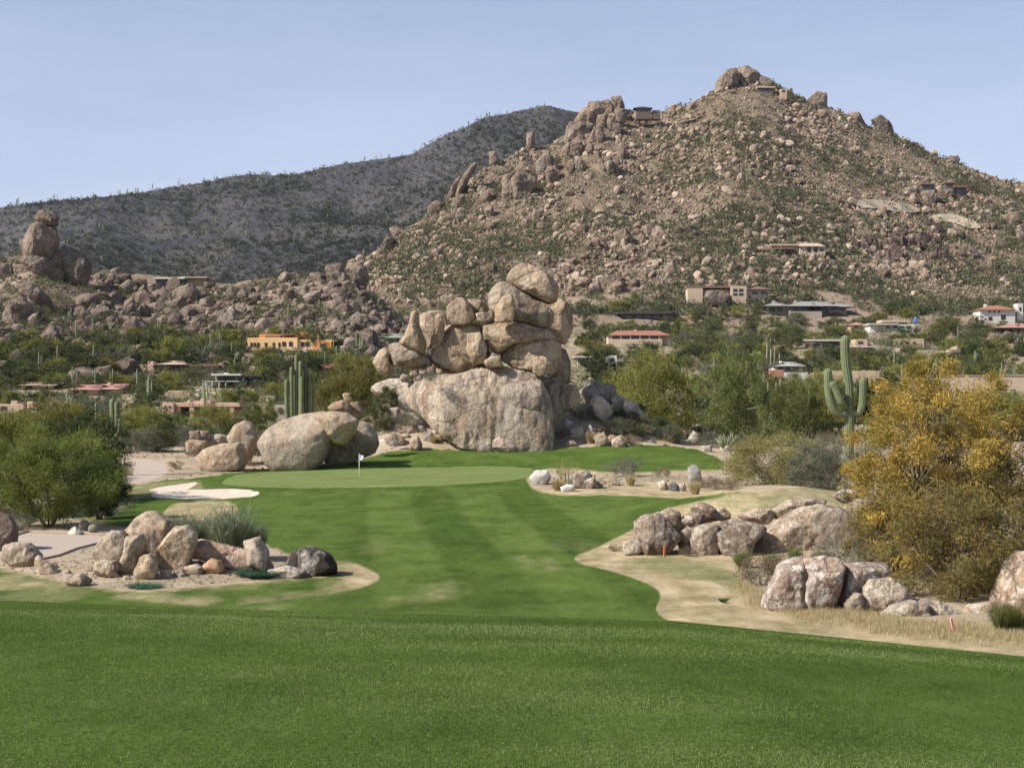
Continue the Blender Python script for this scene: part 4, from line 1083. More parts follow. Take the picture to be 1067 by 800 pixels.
def build_houses():
    # orange adobe
    h = House('adobe_house', 'orange adobe house with a row of dark arched openings on the left hill', 'house', 256, 350, 344, 364)
    h.wall(258, 310, 352, 364, 0, 9, 'yellow_adobe'); h.wall(310, 346, 354, 364, .6, 9, 'yellow_adobe')
    h.wall(267, 312, 347.5, 354, 4, 12, 'orange_adobe', False); h.wall(303, 322, 345.8, 356, 3, 12, 'orange_adobe', False); h.wall(322, 331, 348.5, 358, 2, 10, 'yellow_adobe', False)
    h.wall(331, 346, 356, 363, -1.0, 3, 'orange_adobe')
    h.box('roof', 274, 290, 348.6, 351.5, 2.6, 4.0, 'roof_brown'); h.box('roof', 292, 304, 347.4, 349, 1.5, 4, 'roof_brown')
    for u in (261, 264.5, 268, 276, 284, 290): h.win(u, u+2.3, 357, 361.5, -.03, glass='glass_dark')
    for u in (294, 301, 313, 318): h.win(u, u+4, 356, 361, -.03 if u < 310 else .57, glass='glass_dark')
    h.win(334, 340, 358, 362, -1.03, glass='glass_dark')
    h.box('terrace', 285, 322, 364.4, 367.5, -4, -.2, 'white_wall')
    # ridge house
    h = House('ridge_house', 'low flat roofed white and dark house on the saddle behind the left rocks', 'house', 158, 217, 287, 298, dist=452, keep=False)
    h.wall(161, 193, 291, 298, 1, 8, 'dark_wall'); h.wall(193, 214, 289.5, 297, 2, 8, 'adobe')
    h.flat_roof(160, 193, 289.6, 291, -1, 8.5, 'white_wall'); h.wall(185, 192, 287.8, 291, 3, 6, 'white_wall', False); h.flat_roof(192, 216, 288.4, 289.6, 0, 9, 'roof_tan')
    for u in (163, 170, 178): h.win(u, u+6, 292, 296.5, .97)
    # pink roofed house
    h = House('tiled_roof_house', 'pink plastered house with a low dusty red hip roof at the lower left', 'house', 66, 126, 397, 412)
    h.wall(70, 103, 405, 411.5, 0, 9, 'pink_wall'); h.wall(103, 123, 404, 412, 1, 9, 'pink_wall')
    h.hip_roof(66, 108, 400.5, 406, -1.5, 11, 'roof_dusty'); h.hip_roof(98, 126, 399.5, 405.5, 0, 11, 'roof_dusty'); h.box('chimney', 106, 109, 398, 402.5, 4, 5.2, 'pink_wall')
    for u in (76, 86): h.win(u, u+5, 406.8, 410.2, -.03)
    h.win(106, 112, 406.5, 411, .97)
    # tan roofs left
    h = House('tan_house', 'low tan roofed house among the rocks left of the pink house', 'house', 18, 60, 395, 406)
    h.wall(22, 56, 401, 406, 0, 8, 'adobe'); h.hip_roof(19, 42, 397, 401.5, -1, 10, 'roof_tan'); h.hip_roof(36, 59, 398, 401.8, -1, 10, 'roof_tan'); h.box('chimney', 40, 42, 396, 400, 4, 5, 'adobe')
    h.win(27, 33, 402.3, 405, -.03); h.win(46, 50, 402.3, 405, -.03)
    # adobe left edge
    h = House('stepped_adobe_house', 'stepped tan adobe house at the left edge above the big green tree', 'house', -12, 52, 416, 430)
    h.wall(-12, 20, 421, 429, 2, 9, 'adobe'); h.wall(26, 32, 418.5, 429, 1, 5, 'pink_wall'); h.wall(32, 52, 424.5, 430, 0, 6, 'adobe'); h.wall(2, 9, 417.5, 422, 4, 6, 'adobe', False); h.wall(12, 27, 419, 424, 3, 9, 'dark_wall', False)
    h.win(-4, 2, 423.5, 427, 1.97); h.win(38, 42, 426, 428.5, -.03)
    # modern white
    h = House('modern_house', 'white two storey modern house with long flat overhanging roof and big windows', 'house', 213, 270, 387, 404)
    h.wall(222, 253, 392, 403, 2, 10, 'white_wall'); h.wall(213, 226, 397, 404, 0, 7, 'white_wall'); h.wall(253, 268, 392, 401, 4, 10, 'dark_wall')
    h.flat_roof(221, 252, 389.6, 391.4, -1, 11, 'white_wall'); h.box('roof', 251, 271, 391.0, 392.4, 1, 11, 'roof_dark'); h.wall(229, 234, 388, 390, 4, 6, 'white_wall', False)
    for u in (224, 231, 238, 245): h.win(u, u+5.5, 392.6, 396.4, 1.97)
    for u in (228, 236): h.win(u, u+5, 398.4, 402.5, 1.97)
    h.box('balcony', 213, 250, 396.9, 397.7, -1, 2, 'white_wall'); h.posts((215, 222, 229, 236), 397.5, 404, -.8, 'white_wall', .12); h.win(256, 266, 394, 399, 3.97)
    # pink adobe
    h = House('pueblo_house', 'long pink pueblo style house with a shaded porch behind the green trees', 'house', 169, 251, 413, 434)
    h.wall(169, 181, 420, 434, 0, 9, 'pink_adobe'); h.wall(181, 248, 424, 434, 4, 11, 'pink_adobe'); h.box('roof', 181, 249, 419.5, 424, 1.0, 11, 'pink_adobe', bevel=.08)
    h.wall(187, 191, 417, 420.5, 5, 7, 'pink_adobe', False); h.wall(200, 204, 415, 420.5, 6, 8, 'pink_adobe', False); h.wall(193, 212, 417.7, 420.3, 5, 9, 'pink_adobe', False)
    h.posts((184, 198, 212, 226, 240), 424, 434, 1.4, 'pink_adobe', .3)
    for u in (171, 175.5): h.win(u, u+2.6, 423, 425, -.03)
    for u in (187, 202, 217, 231): h.win(u, u+8, 426, 432, 3.97)
    # walls
    h = House('garden_wall', 'low tan garden wall left of the modern white house', 'wall', 175, 209, 404, 413); h.wall(175, 200, 407, 413, 0, .5, 'adobe'); h.wall(204, 208, 405, 412, 0, 1.2, 'white_wall')
    h = House('utility_building', 'small grey tan box building left of the many stemmed cactus', 'building', 285, 327, 412, 436, keep=True)
    h.wall(286, 299, 422, 436, 0, 5, 'adobe_grey'); h.wall(319.5, 323.5, 414.5, 434, 0, 2, 'adobe_grey'); h.win(290, 294, 425, 429, -.03)
    # stone house
    h = House('stone_house', 'low tan house with rock walls among boulders above the modern white house', 'house', 142, 228, 373, 387)
    h.wall(142, 195, 379.5, 386, 2, 9, 'adobe'); h.wall(154, 160, 376.5, 386, 0, 4, 'pink_wall'); h.hip_roof(160, 196, 375.0, 379.8, -1, 10, 'roof_tan'); h.wall(196, 227, 381.5, 385, 1, 8, 'adobe'); h.flat_roof(195, 228, 380.2, 381.6, 0, 9, 'roof_brown')
    for u in (164, 174, 184): h.win(u, u+6, 381, 384.8, 1.97)
    # red small
    h = House('red_roof_house', 'small house with a terracotta roof showing among trees by the tall cactus', 'house', 333, 360, 376, 390)
    h.wall(338, 356, 383, 390, 0, 7, 'red_wall'); h.hip_roof(334, 345, 378.5, 383.5, -1, 9, 'roof_tile'); h.hip_roof(341, 359, 380, 385, -.6, 8, 'roof_tile'); h.win(347, 351, 385, 388.5, -.03)
    h = House('dark_house', 'dark flat roofed house peeking out between trees left of the tall cactus', 'house', 250, 272, 389, 400)
    h.wall(252, 270, 393, 400, 0, 7, 'dark_wall'); h.flat_roof(248, 273, 391.3, 393, -1, 8, 'roof_dark'); h.win(254, 259, 394.5, 398.5, -.03); h.win(262, 268, 394.5, 398.5, -.03)
    h = House('green_roof_house', 'pale house with greenish roof left of the stacked formation', 'house', 396, 424, 345, 358)
    h.wall(400, 420, 351, 358, 0, 8, 'white_wall'); h.hip_roof(396, 424, 347, 352, -1, 9, 'roof_green'); h.win(404, 409, 352.8, 356.5, -.03); h.win(412, 416, 352.8, 356.5, -.03)
    # centre right
    h = House('dark_roof_house', 'long low dark slate house right above the red tiled house', 'house', 642, 706, 322, 333)
    h.wall(648, 702, 327, 332.5, 2, 10, 'dark_wall'); h.flat_roof(643, 700, 325, 327.2, -1, 11, 'roof_dark'); h.flat_roof(690, 706, 324.3, 326, 0, 9, 'roof_dark')
    for u in (652, 662, 672, 682, 692): h.win(u, u+7, 328, 332, 1.97)
    h = House('red_tile_house', 'long single storey house with a straight red tile roof and white porch', 'house', 632, 703, 342, 362)
    h.wall(634, 700, 349, 357, 3, 10, 'cream_wall'); h.hip_roof(633, 699, 343.6, 349.4, 0, 11, 'roof_tile', .3); h.wall(634, 690, 353.5, 360, -.5, .2, 'cream_wall')
    h.posts((637, 647, 657, 667, 677, 687), 349.4, 354, .6, 'white_wall', .15); h.box('chimney', 662, 665, 342.5, 346, 5, 6.2, 'cream_wall')
    for u in (640, 650, 660, 670, 680): h.win(u, u+6, 350.2, 353.2, 2.97)
    h = House('hillside_villa', 'tan pueblo villa with two wings wrapped round a big boulder on the lower slope', 'house', 717, 806, 293, 318)
    h.wall(717, 733, 300, 307, 2, 10, 'cream_wall'); h.wall(733, 765, 301.5, 308, 4, 11, 'cream_wall'); h.flat_roof(716, 766, 297.5, 299.6, 2, 11, 'roof_brown'); h.wall(762, 778, 298, 312, 0, 8, 'cream_wall'); h.wall(778, 804, 301, 307, 3, 10, 'cream_wall'); h.hip_roof(780, 805, 297.5, 301, 1, 11, 'roof_brown')
    h.wall(727, 731, 297.5, 300, 5, 6, 'cream_wall', False)
    for u in (764, 770): h.win(u, u+4.5, 301, 304, -.03, glass='glass_dark'); h.win(u, u+4.5, 305.5, 308, -.03, glass='glass_dark')
    for u in (737, 745, 753): h.win(u, u+6, 303, 306.5, 3.97)
    h.win(785, 791, 303, 306, 2.97); h.win(794, 800, 303, 306, 2.97)
    rock([(733,310),(738,303),(750,302.5),(761,307),(763,313),(750,315),(738,314)], 'brown boulder enclosed by the tan hillside villa', 'brown', d=h.d-2, group=None)
    h = House('slate_roof_house', 'wide house with grey hipped slate roofs and shaded terraces', 'house', 794, 892, 311, 331)
    h.wall(800, 884, 318.5, 327, 3, 12, 'adobe_grey'); h.hip_roof(795, 822, 313.5, 318.8, -1, 12, 'roof_slate'); h.hip_roof(818, 874, 313.2, 319.2, -2, 13, 'roof_slate'); h.hip_roof(862, 891, 315, 319.5, 0, 11, 'roof_slate'); h.wall(822, 856, 324, 330, -1, 3, 'adobe_grey'); h.hip_roof(862, 880, 322, 325, -1, 4, 'roof_slate')
    h.box('chimney', 807, 810, 312.3, 315, 5, 6, 'adobe_grey'); h.box('chimney', 830, 833, 312, 315, 5, 6, 'adobe_grey'); h.box('chimney', 864, 867, 312.5, 316, 5, 6, 'adobe_grey')
    for u in (803, 811, 828, 837, 849, 858, 868, 876): h.win(u, u+6, 320, 324, 2.97, glass='glass_dark')
    h = House('upper_slope_house', 'pale flat roofed house standing alone halfway up the main slope', 'house', 802, 862, 250, 268, dmin=600)
    h.wall(804, 833, 256, 264.5, 2, 9, 'cream_wall'); h.wall(833, 860, 256.5, 265, 0, 9, 'cream_wall'); h.flat_roof(803, 833, 254.2, 256, 0, 10, 'roof_tan'); h.hip_roof(831, 860, 252.2, 256.8, -1, 11, 'roof_tan', .2); h.flat_roof(807, 826, 258.6, 260, -1.5, 2, 'roof_brown')
    for u in (808, 814, 820, 826): h.win(u, u+4.5, 260.3, 263.3, 1.97, glass='glass_dark')
    for u in (841, 848): h.win(u, u+4, 257.8, 263, -.03, glass='glass_dark')
    h.win(854, 858, 259, 262, -.03)
    h = House('cliff_house', 'dark flat roofed house among boulders near the right skyline', 'house', 958, 1010, 188, 204, dmin=600)
    h.wall(960, 974, 192.5, 198, 0, 8, 'dark_wall'); h.wall(985, 994, 191, 201, 0, 8, 'dark_wall'); h.wall(994, 1008, 195.5, 202, 1, 8, 'dark_wall'); h.flat_roof(959, 975, 191, 192.6, -1, 9, 'roof_brown'); h.flat_roof(984, 996, 189.5, 191.2, -1, 9, 'roof_brown'); h.flat_roof(993, 1009, 194, 195.6, -1, 9, 'roof_brown')
    h.win(962, 972, 193.5, 197, -.03); h.win(997, 1005, 196.5, 200.5, .97)
    h = House('summit_house', 'tiny brown house just below the summit rocks', 'house', 788, 822, 88, 100, dmin=600)
    h.wall(790, 806, 91.5, 95, 1, 7, 'dark_wall'); h.flat_roof(789, 808, 90, 91.6, 0, 8, 'roof_tan'); h.wall(813, 820, 93, 98, 0, 6, 'adobe'); h.win(793, 801, 92.3, 94.4, .97); h.win(815, 818, 94, 96.5, -.03)
    h = House('skyline_house', 'small dark gabled house on the skyline beside the left crag', 'house', 655, 686, 109, 118, dist=940, keep=False)
    h.wall(663, 678, 112.8, 118, -.5, 6, 'dark_wall'); h.hip_roof(660, 680, 110.2, 113, -1.5, 8, 'roof_dark'); h.wall(680, 688, 115, 118, 0, 6, 'dark_wall'); h.win(666, 669, 114, 116.6, -.53); h.win(672, 675, 114, 116.6, -.53)
    h = House('white_villa', 'white two storey villa with a bright red tile roof at the right', 'house', 1019, 1067, 315, 337)
    h.wall(1021, 1058, 322, 336, 0, 9, 'white_wall'); h.hip_roof(1019, 1060, 317.5, 322.8, -1.2, 11, 'roof_tile'); h.wall(1061, 1067, 316, 331, 1, 6, 'white_wall'); h.box('chimney', 1029, 1032, 316, 319.5, 4, 5, 'white_wall'); h.wall(1056, 1075, 325, 331, 3, 8, 'white_wall')
    for u in (1030, 1035, 1040): h.win(u, u+2.2, 323.8, 326, -.03, glass='glass_dark')
    h.win(1030, 1034, 330, 334, -.03, glass='glass_dark'); h.win(1043, 1048, 328, 333, -.03, glass='glass_dark'); h.win(1063, 1065, 320, 324, .97, glass='glass_dark')
    h = House('brown_roof_house', 'brown house with a low reddish roof at the right edge below the white villa', 'house', 1039, 1085, 334, 349)
    h.wall(1044, 1085, 341, 348, 2, 9, 'dark_wall'); h.hip_roof(1039, 1085, 336, 341.5, -1, 11, 'roof_dusty'); h.posts((1047, 1056, 1065), 341.4, 347, 0, 'dark_wall', .2); h.win(1049, 1055, 342.5, 346.5, 1.97); h.win(1058, 1064, 342.5, 346.5, 1.97)
    h = House('courtyard_house', 'low tan house with a long flat white roof behind the top of the large saguaro', 'house', 838, 914, 350, 365)
    h.wall(845, 912, 357, 364.5, 2, 9, 'adobe'); h.flat_roof(839, 880, 353.5, 355.5, 0, 10, 'roof_white'); h.wall(891, 904, 353.5, 362, 0, 6, 'adobe'); h.flat_roof(884, 913, 361, 362.2, -1.5, 6, 'roof_white')
    for u in (849, 858, 867): h.win(u, u+7, 357.5, 362.5, 1.97, glass='glass_dark')
    h.win(894, 899, 355.5, 358.5, -.03)
    h = House('pueblo_cottage', 'small tan pueblo house right of the large saguaro top', 'house', 933, 970, 350, 363)
    h.wall(934, 963, 353, 362, 0, 8, 'adobe'); h.wall(958, 969, 357.5, 362.5, 1, 6, 'adobe')
    for u in (938, 944, 951): h.win(u, u+3, 356, 358.8, -.03, glass='glass_dark')
    h = House('long_white_house', 'long pale house with a wide flat roof below the shrubby slope', 'house', 905, 957, 331, 345)
    h.wall(907, 955, 338, 343, 1, 9, 'white_wall'); h.flat_roof(920, 950, 333, 335.5, 2, 10, 'roof_tan'); h.flat_roof(905, 936, 337, 338.6, -1, 9, 'roof_white'); h.wall(922, 948, 335.5, 338.2, 4, 9, 'adobe', False)
    for u in (924, 931, 938, 945): h.win(u, u+5, 339.4, 342.2, .97)
    e = House('tarp', 'bright blue tarp tent beside the long pale house', 'tarp', 951, 958, 329, 336)
    m = MB(); x0, x1, z = e.X(952), e.X(957.5), e.ZZ(330); m.v = [(x0,0,0),(x1,0,0),(x1,2.5,0),(x0,2.5,0),((x0+x1)/2,.3,z),((x0+x1)/2,2.2,z)]; m.f = [(0,3,2,1),(0,1,4),(1,2,5,4),(2,3,5),(3,0,4,5)]; m.build('cover', MAT['blue'], e.e)
    h = House('lower_villa', 'white and grey house with a low roof and red fence right of the palms', 'house', 800, 842, 374, 396)
    h.wall(808, 838, 381, 389, 2, 9, 'white_wall'); h.hip_roof(806, 840, 376.5, 381.4, -1, 11, 'roof_grey'); h.box('chimney', 816, 818, 375.5, 378, 4, 5, 'white_wall'); h.wall(800, 815, 385.5, 391, -2, -1.2, 'red_wall'); h.wall(815, 840, 388.5, 393, -2, -1.6, 'white_wall')
    for u in (812, 820, 828): h.win(u, u+6, 382.5, 386.5, 1.97)
    h = House('boundary_wall', 'curving tan boundary wall left of the large saguaro', 'wall', 843, 925, 384, 400)
    h.wall(845, 866, 388.5, 400, 0, .6, 'adobe'); h.wall(866, 922, 386.5, 392, .3, .9, 'adobe')
    h = House('adobe_wall', 'long tan adobe wall behind the golden tree at the right', 'wall', 938, 1120, 390, 412)
    h.wall(939, 966, 403, 411, -1, -.4, 'cream_wall'); h.wall(966, 1120, 391.5, 410, 0, .6, 'cream_wall'); h.box('coping', 965.5, 1121, 390.7, 391.5, -.15, .75, 'adobe')
    h = House('white_house', 'white flat roofed house mostly hidden by the dark juniper', 'house', 598, 646, 368, 384)
    h.wall(602, 644, 374, 383, 2, 9, 'white_wall'); h.flat_roof(598, 616, 370.8, 372.8, -1, 9, 'roof_white'); h.wall(632, 643, 370.5, 382, 0, 5, 'white_wall'); h.win(605, 611, 375, 380, 1.97); h.win(635, 640, 373, 377, -.03)
    h = House('slope_cottage', 'tiny tan cottage in the trees below the slate roofed house', 'house', 884, 903, 334, 344)
    h.wall(886, 902, 338.5, 343, 0, 6, 'adobe'); h.hip_roof(884, 903, 335, 338.8, -.8, 7, 'roof_dusty'); h.win(890, 895, 339.5, 342, -.03)
    h = House('terrace_wall', 'pale stone terrace wall near the palms', 'wall', 838, 880, 366, 374, keep=False); h.wall(842, 878, 370, 374, 0, .5, 'adobe_grey')
MAT = {}
def make_mats():
    make_ground_mats()
    RM = rock_mat
    MAT['tan'] = RM('granite_tan', (.31,.225,.15), (.43,.335,.235), (.50,.44,.35), .35, (.12,.08,.05), .55, .6, .38)
    MAT['smooth'] = RM('granite_smooth', (.33,.24,.165), (.42,.33,.235), (.48,.44,.37), .4, (.15,.11,.08), .35, .5, .08, bumpd=.035)
    MAT['cliff'] = RM('granite_cliff', (.33,.25,.18), (.45,.365,.275), (.47,.42,.355), .45, (.19,.12,.075), .55, .6, .3, streak=.75)
    MAT['pale'] = RM('granite_pale', (.36,.30,.23), (.50,.44,.36), (.60,.56,.50), .5, (.20,.14,.10), .25, 1.5, .4, bumpd=.05)
    MAT['white'] = RM('granite_white', (.48,.43,.36), (.62,.58,.52), (.66,.64,.60), .5, (.25,.19,.14), .2, 1.6, .3, bumpd=.04)
    MAT['grey'] = RM('granite_grey', (.22,.19,.16), (.34,.30,.26), (.42,.40,.37), .4, (.13,.10,.08), .3, 1.3, .5)
    MAT['pink'] = RM('granite_pink', (.38,.25,.18), (.50,.38,.30), (.55,.50,.45), .4, (.22,.12,.08), .35, 1.3, .4)
    MAT['orange'] = RM('granite_orange', (.40,.24,.14), (.46,.30,.19), (.48,.40,.32), .15, (.22,.13,.08), .2, 2.0, .1, bumpd=.02)
    MAT['speck'] = RM('granite_speckled', (.33,.245,.165), (.46,.36,.26), (.56,.51,.43), .5, (.13,.09,.06), .6, 2.2, .35, bumpd=.05)
    MAT['varn'] = RM('granite_varnished', (.225,.162,.115), (.35,.27,.195), (.52,.47,.40), .6, (.095,.06,.042), .65, 1.5, .5, bumpd=.05)
    MAT['palev'] = RM('granite_lichen', (.31,.235,.165), (.43,.35,.265), (.55,.50,.43), .55, (.14,.09,.06), .65, 1.5, .5, bumpd=.05)
    MAT['redl'] = RM('granite_red_lichen', (.30,.20,.145), (.42,.33,.26), (.58,.54,.48), .85, (.14,.07,.05), .5, 1.6, .5, bumpd=.05)
    MAT['black'] = RM('granite_black_crust', (.38,.31,.25), (.52,.46,.39), (.56,.52,.46), .4, (.045,.032,.028), .97, .9, .1, bumpd=.04, vlo=.40)
    MAT['dark'] = RM('cobble_dark', (.10,.095,.10), (.15,.145,.15), (.30,.30,.30), .2, (.07,.06,.06), .3, 3, .2, bumpd=.02)
    MAT['greyv'] = RM('pillar_grey', (.24,.23,.20), (.34,.32,.29), (.42,.40,.38), .4, (.16,.14,.12), .3, 1.6, .2, bumpd=.03)
    MAT['brown'] = RM('granite_brown', (.165,.122,.093), (.27,.21,.16), (.37,.31,.25), .3, (.12,.08,.065), .5, .35, .3, bumpd=.07)
    MAT['far'] = RM('granite_far', (.20,.15,.115), (.32,.25,.19), (.37,.31,.25), .35, (.11,.075,.06), .5, .16, .4, bumpd=.09)
    # joined scatter rocks: tone per stone
    def scat(name, A, B, C, bs):
        b = NB(name); t = b.attr('tone'); co = b.objco()
        c = b.mix(b.rng(t, 0, .55), A, B); c = b.mix(b.rng(t, .55, 1), c, C)
        c = b.mix(1.0, c, b.mix(b.rng(b.noise(co, bs, 5, .7), .3, .7), (.62,.6,.6), (1.3,1.3,1.3)), 'MULTIPLY')
        MAT[name] = b.end(b.pbr(c, .95, b.bump(b.noise(co, bs*1.5, 5, .7), 1., .8), .1))
    scat('hill_stone', (.14,.10,.074), (.29,.22,.162), (.46,.37,.28), .5)
    scat('left_stone', (.105,.08,.064), (.20,.155,.122), (.35,.285,.225), .6)
    scat('dark_stone', (.11,.075,.065), (.17,.12,.10), (.25,.18,.145), .5)
    scat('pebble', (.34,.27,.20), (.46,.38,.29), (.62,.55,.47), 2.0)
    L = leaf_mat
    L_ = {'leaf_near': ((.092,.118,.030), (.145,.168,.044), (.215,.225,.080)),
          'leaf_olive': ((.125,.130,.036), (.190,.185,.055), (.265,.250,.090)),
          'leaf_green': ((.092,.110,.036), (.145,.160,.054), (.210,.212,.085)),
          'leaf_dark': ((.030,.044,.020), (.052,.070,.030), (.090,.105,.048)),
          'leaf_mesquite': ((.066,.078,.036), (.100,.110,.050), (.145,.150,.075)),
          'leaf_grey': ((.110,.115,.080), (.160,.165,.115), (.235,.232,.170)),
          'leaf_scrub': ((.070,.075,.045), (.108,.112,.064), (.175,.168,.105)),
          'leaf_scrub_far': ((.040,.046,.038), (.062,.070,.050), (.115,.120,.085)),
          'leaf_gold': ((.200,.180,.050), (.420,.310,.080), (.600,.440,.130)),
          'leaf_goldgreen': ((.145,.140,.052), (.230,.200,.070), (.380,.270,.085)),
          'leaf_yellow': ((.190,.180,.065), (.260,.240,.090), (.350,.315,.130)),
          'leaf_straw': ((.32,.26,.13), (.45,.38,.21), (.58,.50,.31)),
          'leaf_brown': ((.13,.10,.06), (.20,.155,.10), (.30,.25,.17)),
          'leaf_broom': ((.105,.125,.075), (.155,.175,.105), (.235,.240,.160)),
          'leaf_palm': ((.10,.12,.05), (.19,.19,.09), (.38,.32,.19)),
          'blade': ((.036,.068,.012), (.092,.142,.030), (.270,.310,.120)),
          'leaf_teal': ((.045,.105,.065), (.07,.14,.09), (.12,.19,.12))}
    for k, (a, b_, c) in L_.items(): MAT[k] = L(k, a, b_, c, .28)
    MAT['bark'] = flat_mat('bark', (.16,.125,.085), .95, .3, 3, bump=.02)
    MAT['bark_green'] = flat_mat('bark_green', (.19,.20,.10), .9, .25, 3)
    MAT['bark_grey'] = flat_mat('bark_grey', (.27,.235,.20), .95, .3, 3)
    for nm, c in (('cactus', (.140,.165,.085)), ('cactus_far', (.185,.205,.115))):
        b = NB(nm); co = b.objco(); n = b.noise(co, 1.4, 6, .65)
        col = b.mix(b.rng(n, .35, .65), tuple(x*.8 for x in c), tuple(x*1.2 for x in c))
        sp = b.noise(co, 14, 5, .8); col = b.mix(b.math('MULTIPLY', b.rng(sp, .56, .64), .55), col, (.16,.12,.07))
        sc_ = b.noise(b.vscale(co, (1,1,.5)), 2.4, 6, .7); col = b.mix(b.math('MULTIPLY', b.rng(sc_, .60, .66), .6), col, (.12,.09,.06))
        MAT[nm] = b.end(b.pbr(col, .75, b.bump(sp, .5, .03), .25))
    Fm = lambda n, c, **k: MAT.__setitem__(n, flat_mat(n, c, **k))
    Fm('adobe', (.46,.345,.245), scale=.5, bump=.02); Fm('adobe_grey', (.36,.30,.25), scale=.5); Fm('pink_adobe', (.50,.335,.25), scale=.5, bump=.02); Fm('pink_wall', (.58,.38,.31), scale=.5)
    Fm('yellow_adobe', (.68,.45,.22), scale=.4); Fm('orange_adobe', (.62,.26,.09), scale=.4); Fm('cream_wall', (.48,.375,.275), scale=.4); Fm('white_wall', (.56,.53,.48), scale=.4, var=.06)
    Fm('red_wall', (.36,.17,.12), scale=.4); Fm('dark_wall', (.13,.105,.09), scale=.4); Fm('roof_tan', (.44,.35,.27), scale=.4); Fm('roof_white', (.46,.43,.38), scale=.4, var=.08); Fm('roof_grey', (.36,.35,.33), scale=.4)
    Fm('roof_brown', (.22,.13,.10), scale=.4); Fm('roof_dark', (.07,.065,.065), scale=.4); Fm('roof_slate', (.25,.25,.24), scale=.4); Fm('roof_green', (.28,.30,.24), scale=.4); Fm('roof_dusty', (.36,.20,.17), scale=.4)
    for n, c in (('roof_tile', (.33,.15,.105)),):
        b = NB(n); w = b.n('TexWave', wave_type='BANDS', bands_direction='X'); w.inputs['Scale'].default_value = 1.2; w.inputs['Distortion'].default_value = .5; b.put(w.inputs['Vector'], b.objco())
        col = b.mix(b.noise(b.objco(), .8, 5), tuple(x*.7 for x in c), tuple(x*1.3 for x in c)); MAT[n] = b.end(b.pbr(col, .85, b.bump(w.outputs['Fac'], .7, .1), .2))
    Fm('trim_dark', (.07,.06,.05)); Fm('glass', (.035,.045,.055), rough=.12, spec=.6, var=.05); Fm('glass_dark', (.02,.02,.022), rough=.2, spec=.5, var=.05)
    Fm('blue', (.09,.20,.45), var=.05); Fm('flag_white', (.8,.8,.82), rough=.6, var=.03); Fm('pole', (.75,.74,.70), rough=.45, var=.03); Fm('stake_orange', (.62,.19,.10), rough=.6, var=.05); Fm('stake_pink', (.66,.30,.26), rough=.6, var=.05)
    Fm('barrel', (.25,.235,.18), scale=6, var=.3)
    Fm('kerb', (.36,.27,.20), scale=3, bump=.02); Fm('flag_blue', (.03,.06,.2), rough=.6); Fm('cup', (.7,.7,.7)); Fm('leafgreen', (.03,.07,.02)); Fm('dark_wood', (.10,.06,.04))

def blocked(u, vt, vb, y, w):
    for (a, b, c, d, dist) in KEEP:
        if y < dist+2 and u+w > a and u-w < b and vt < d and vb > c: return True
    return False

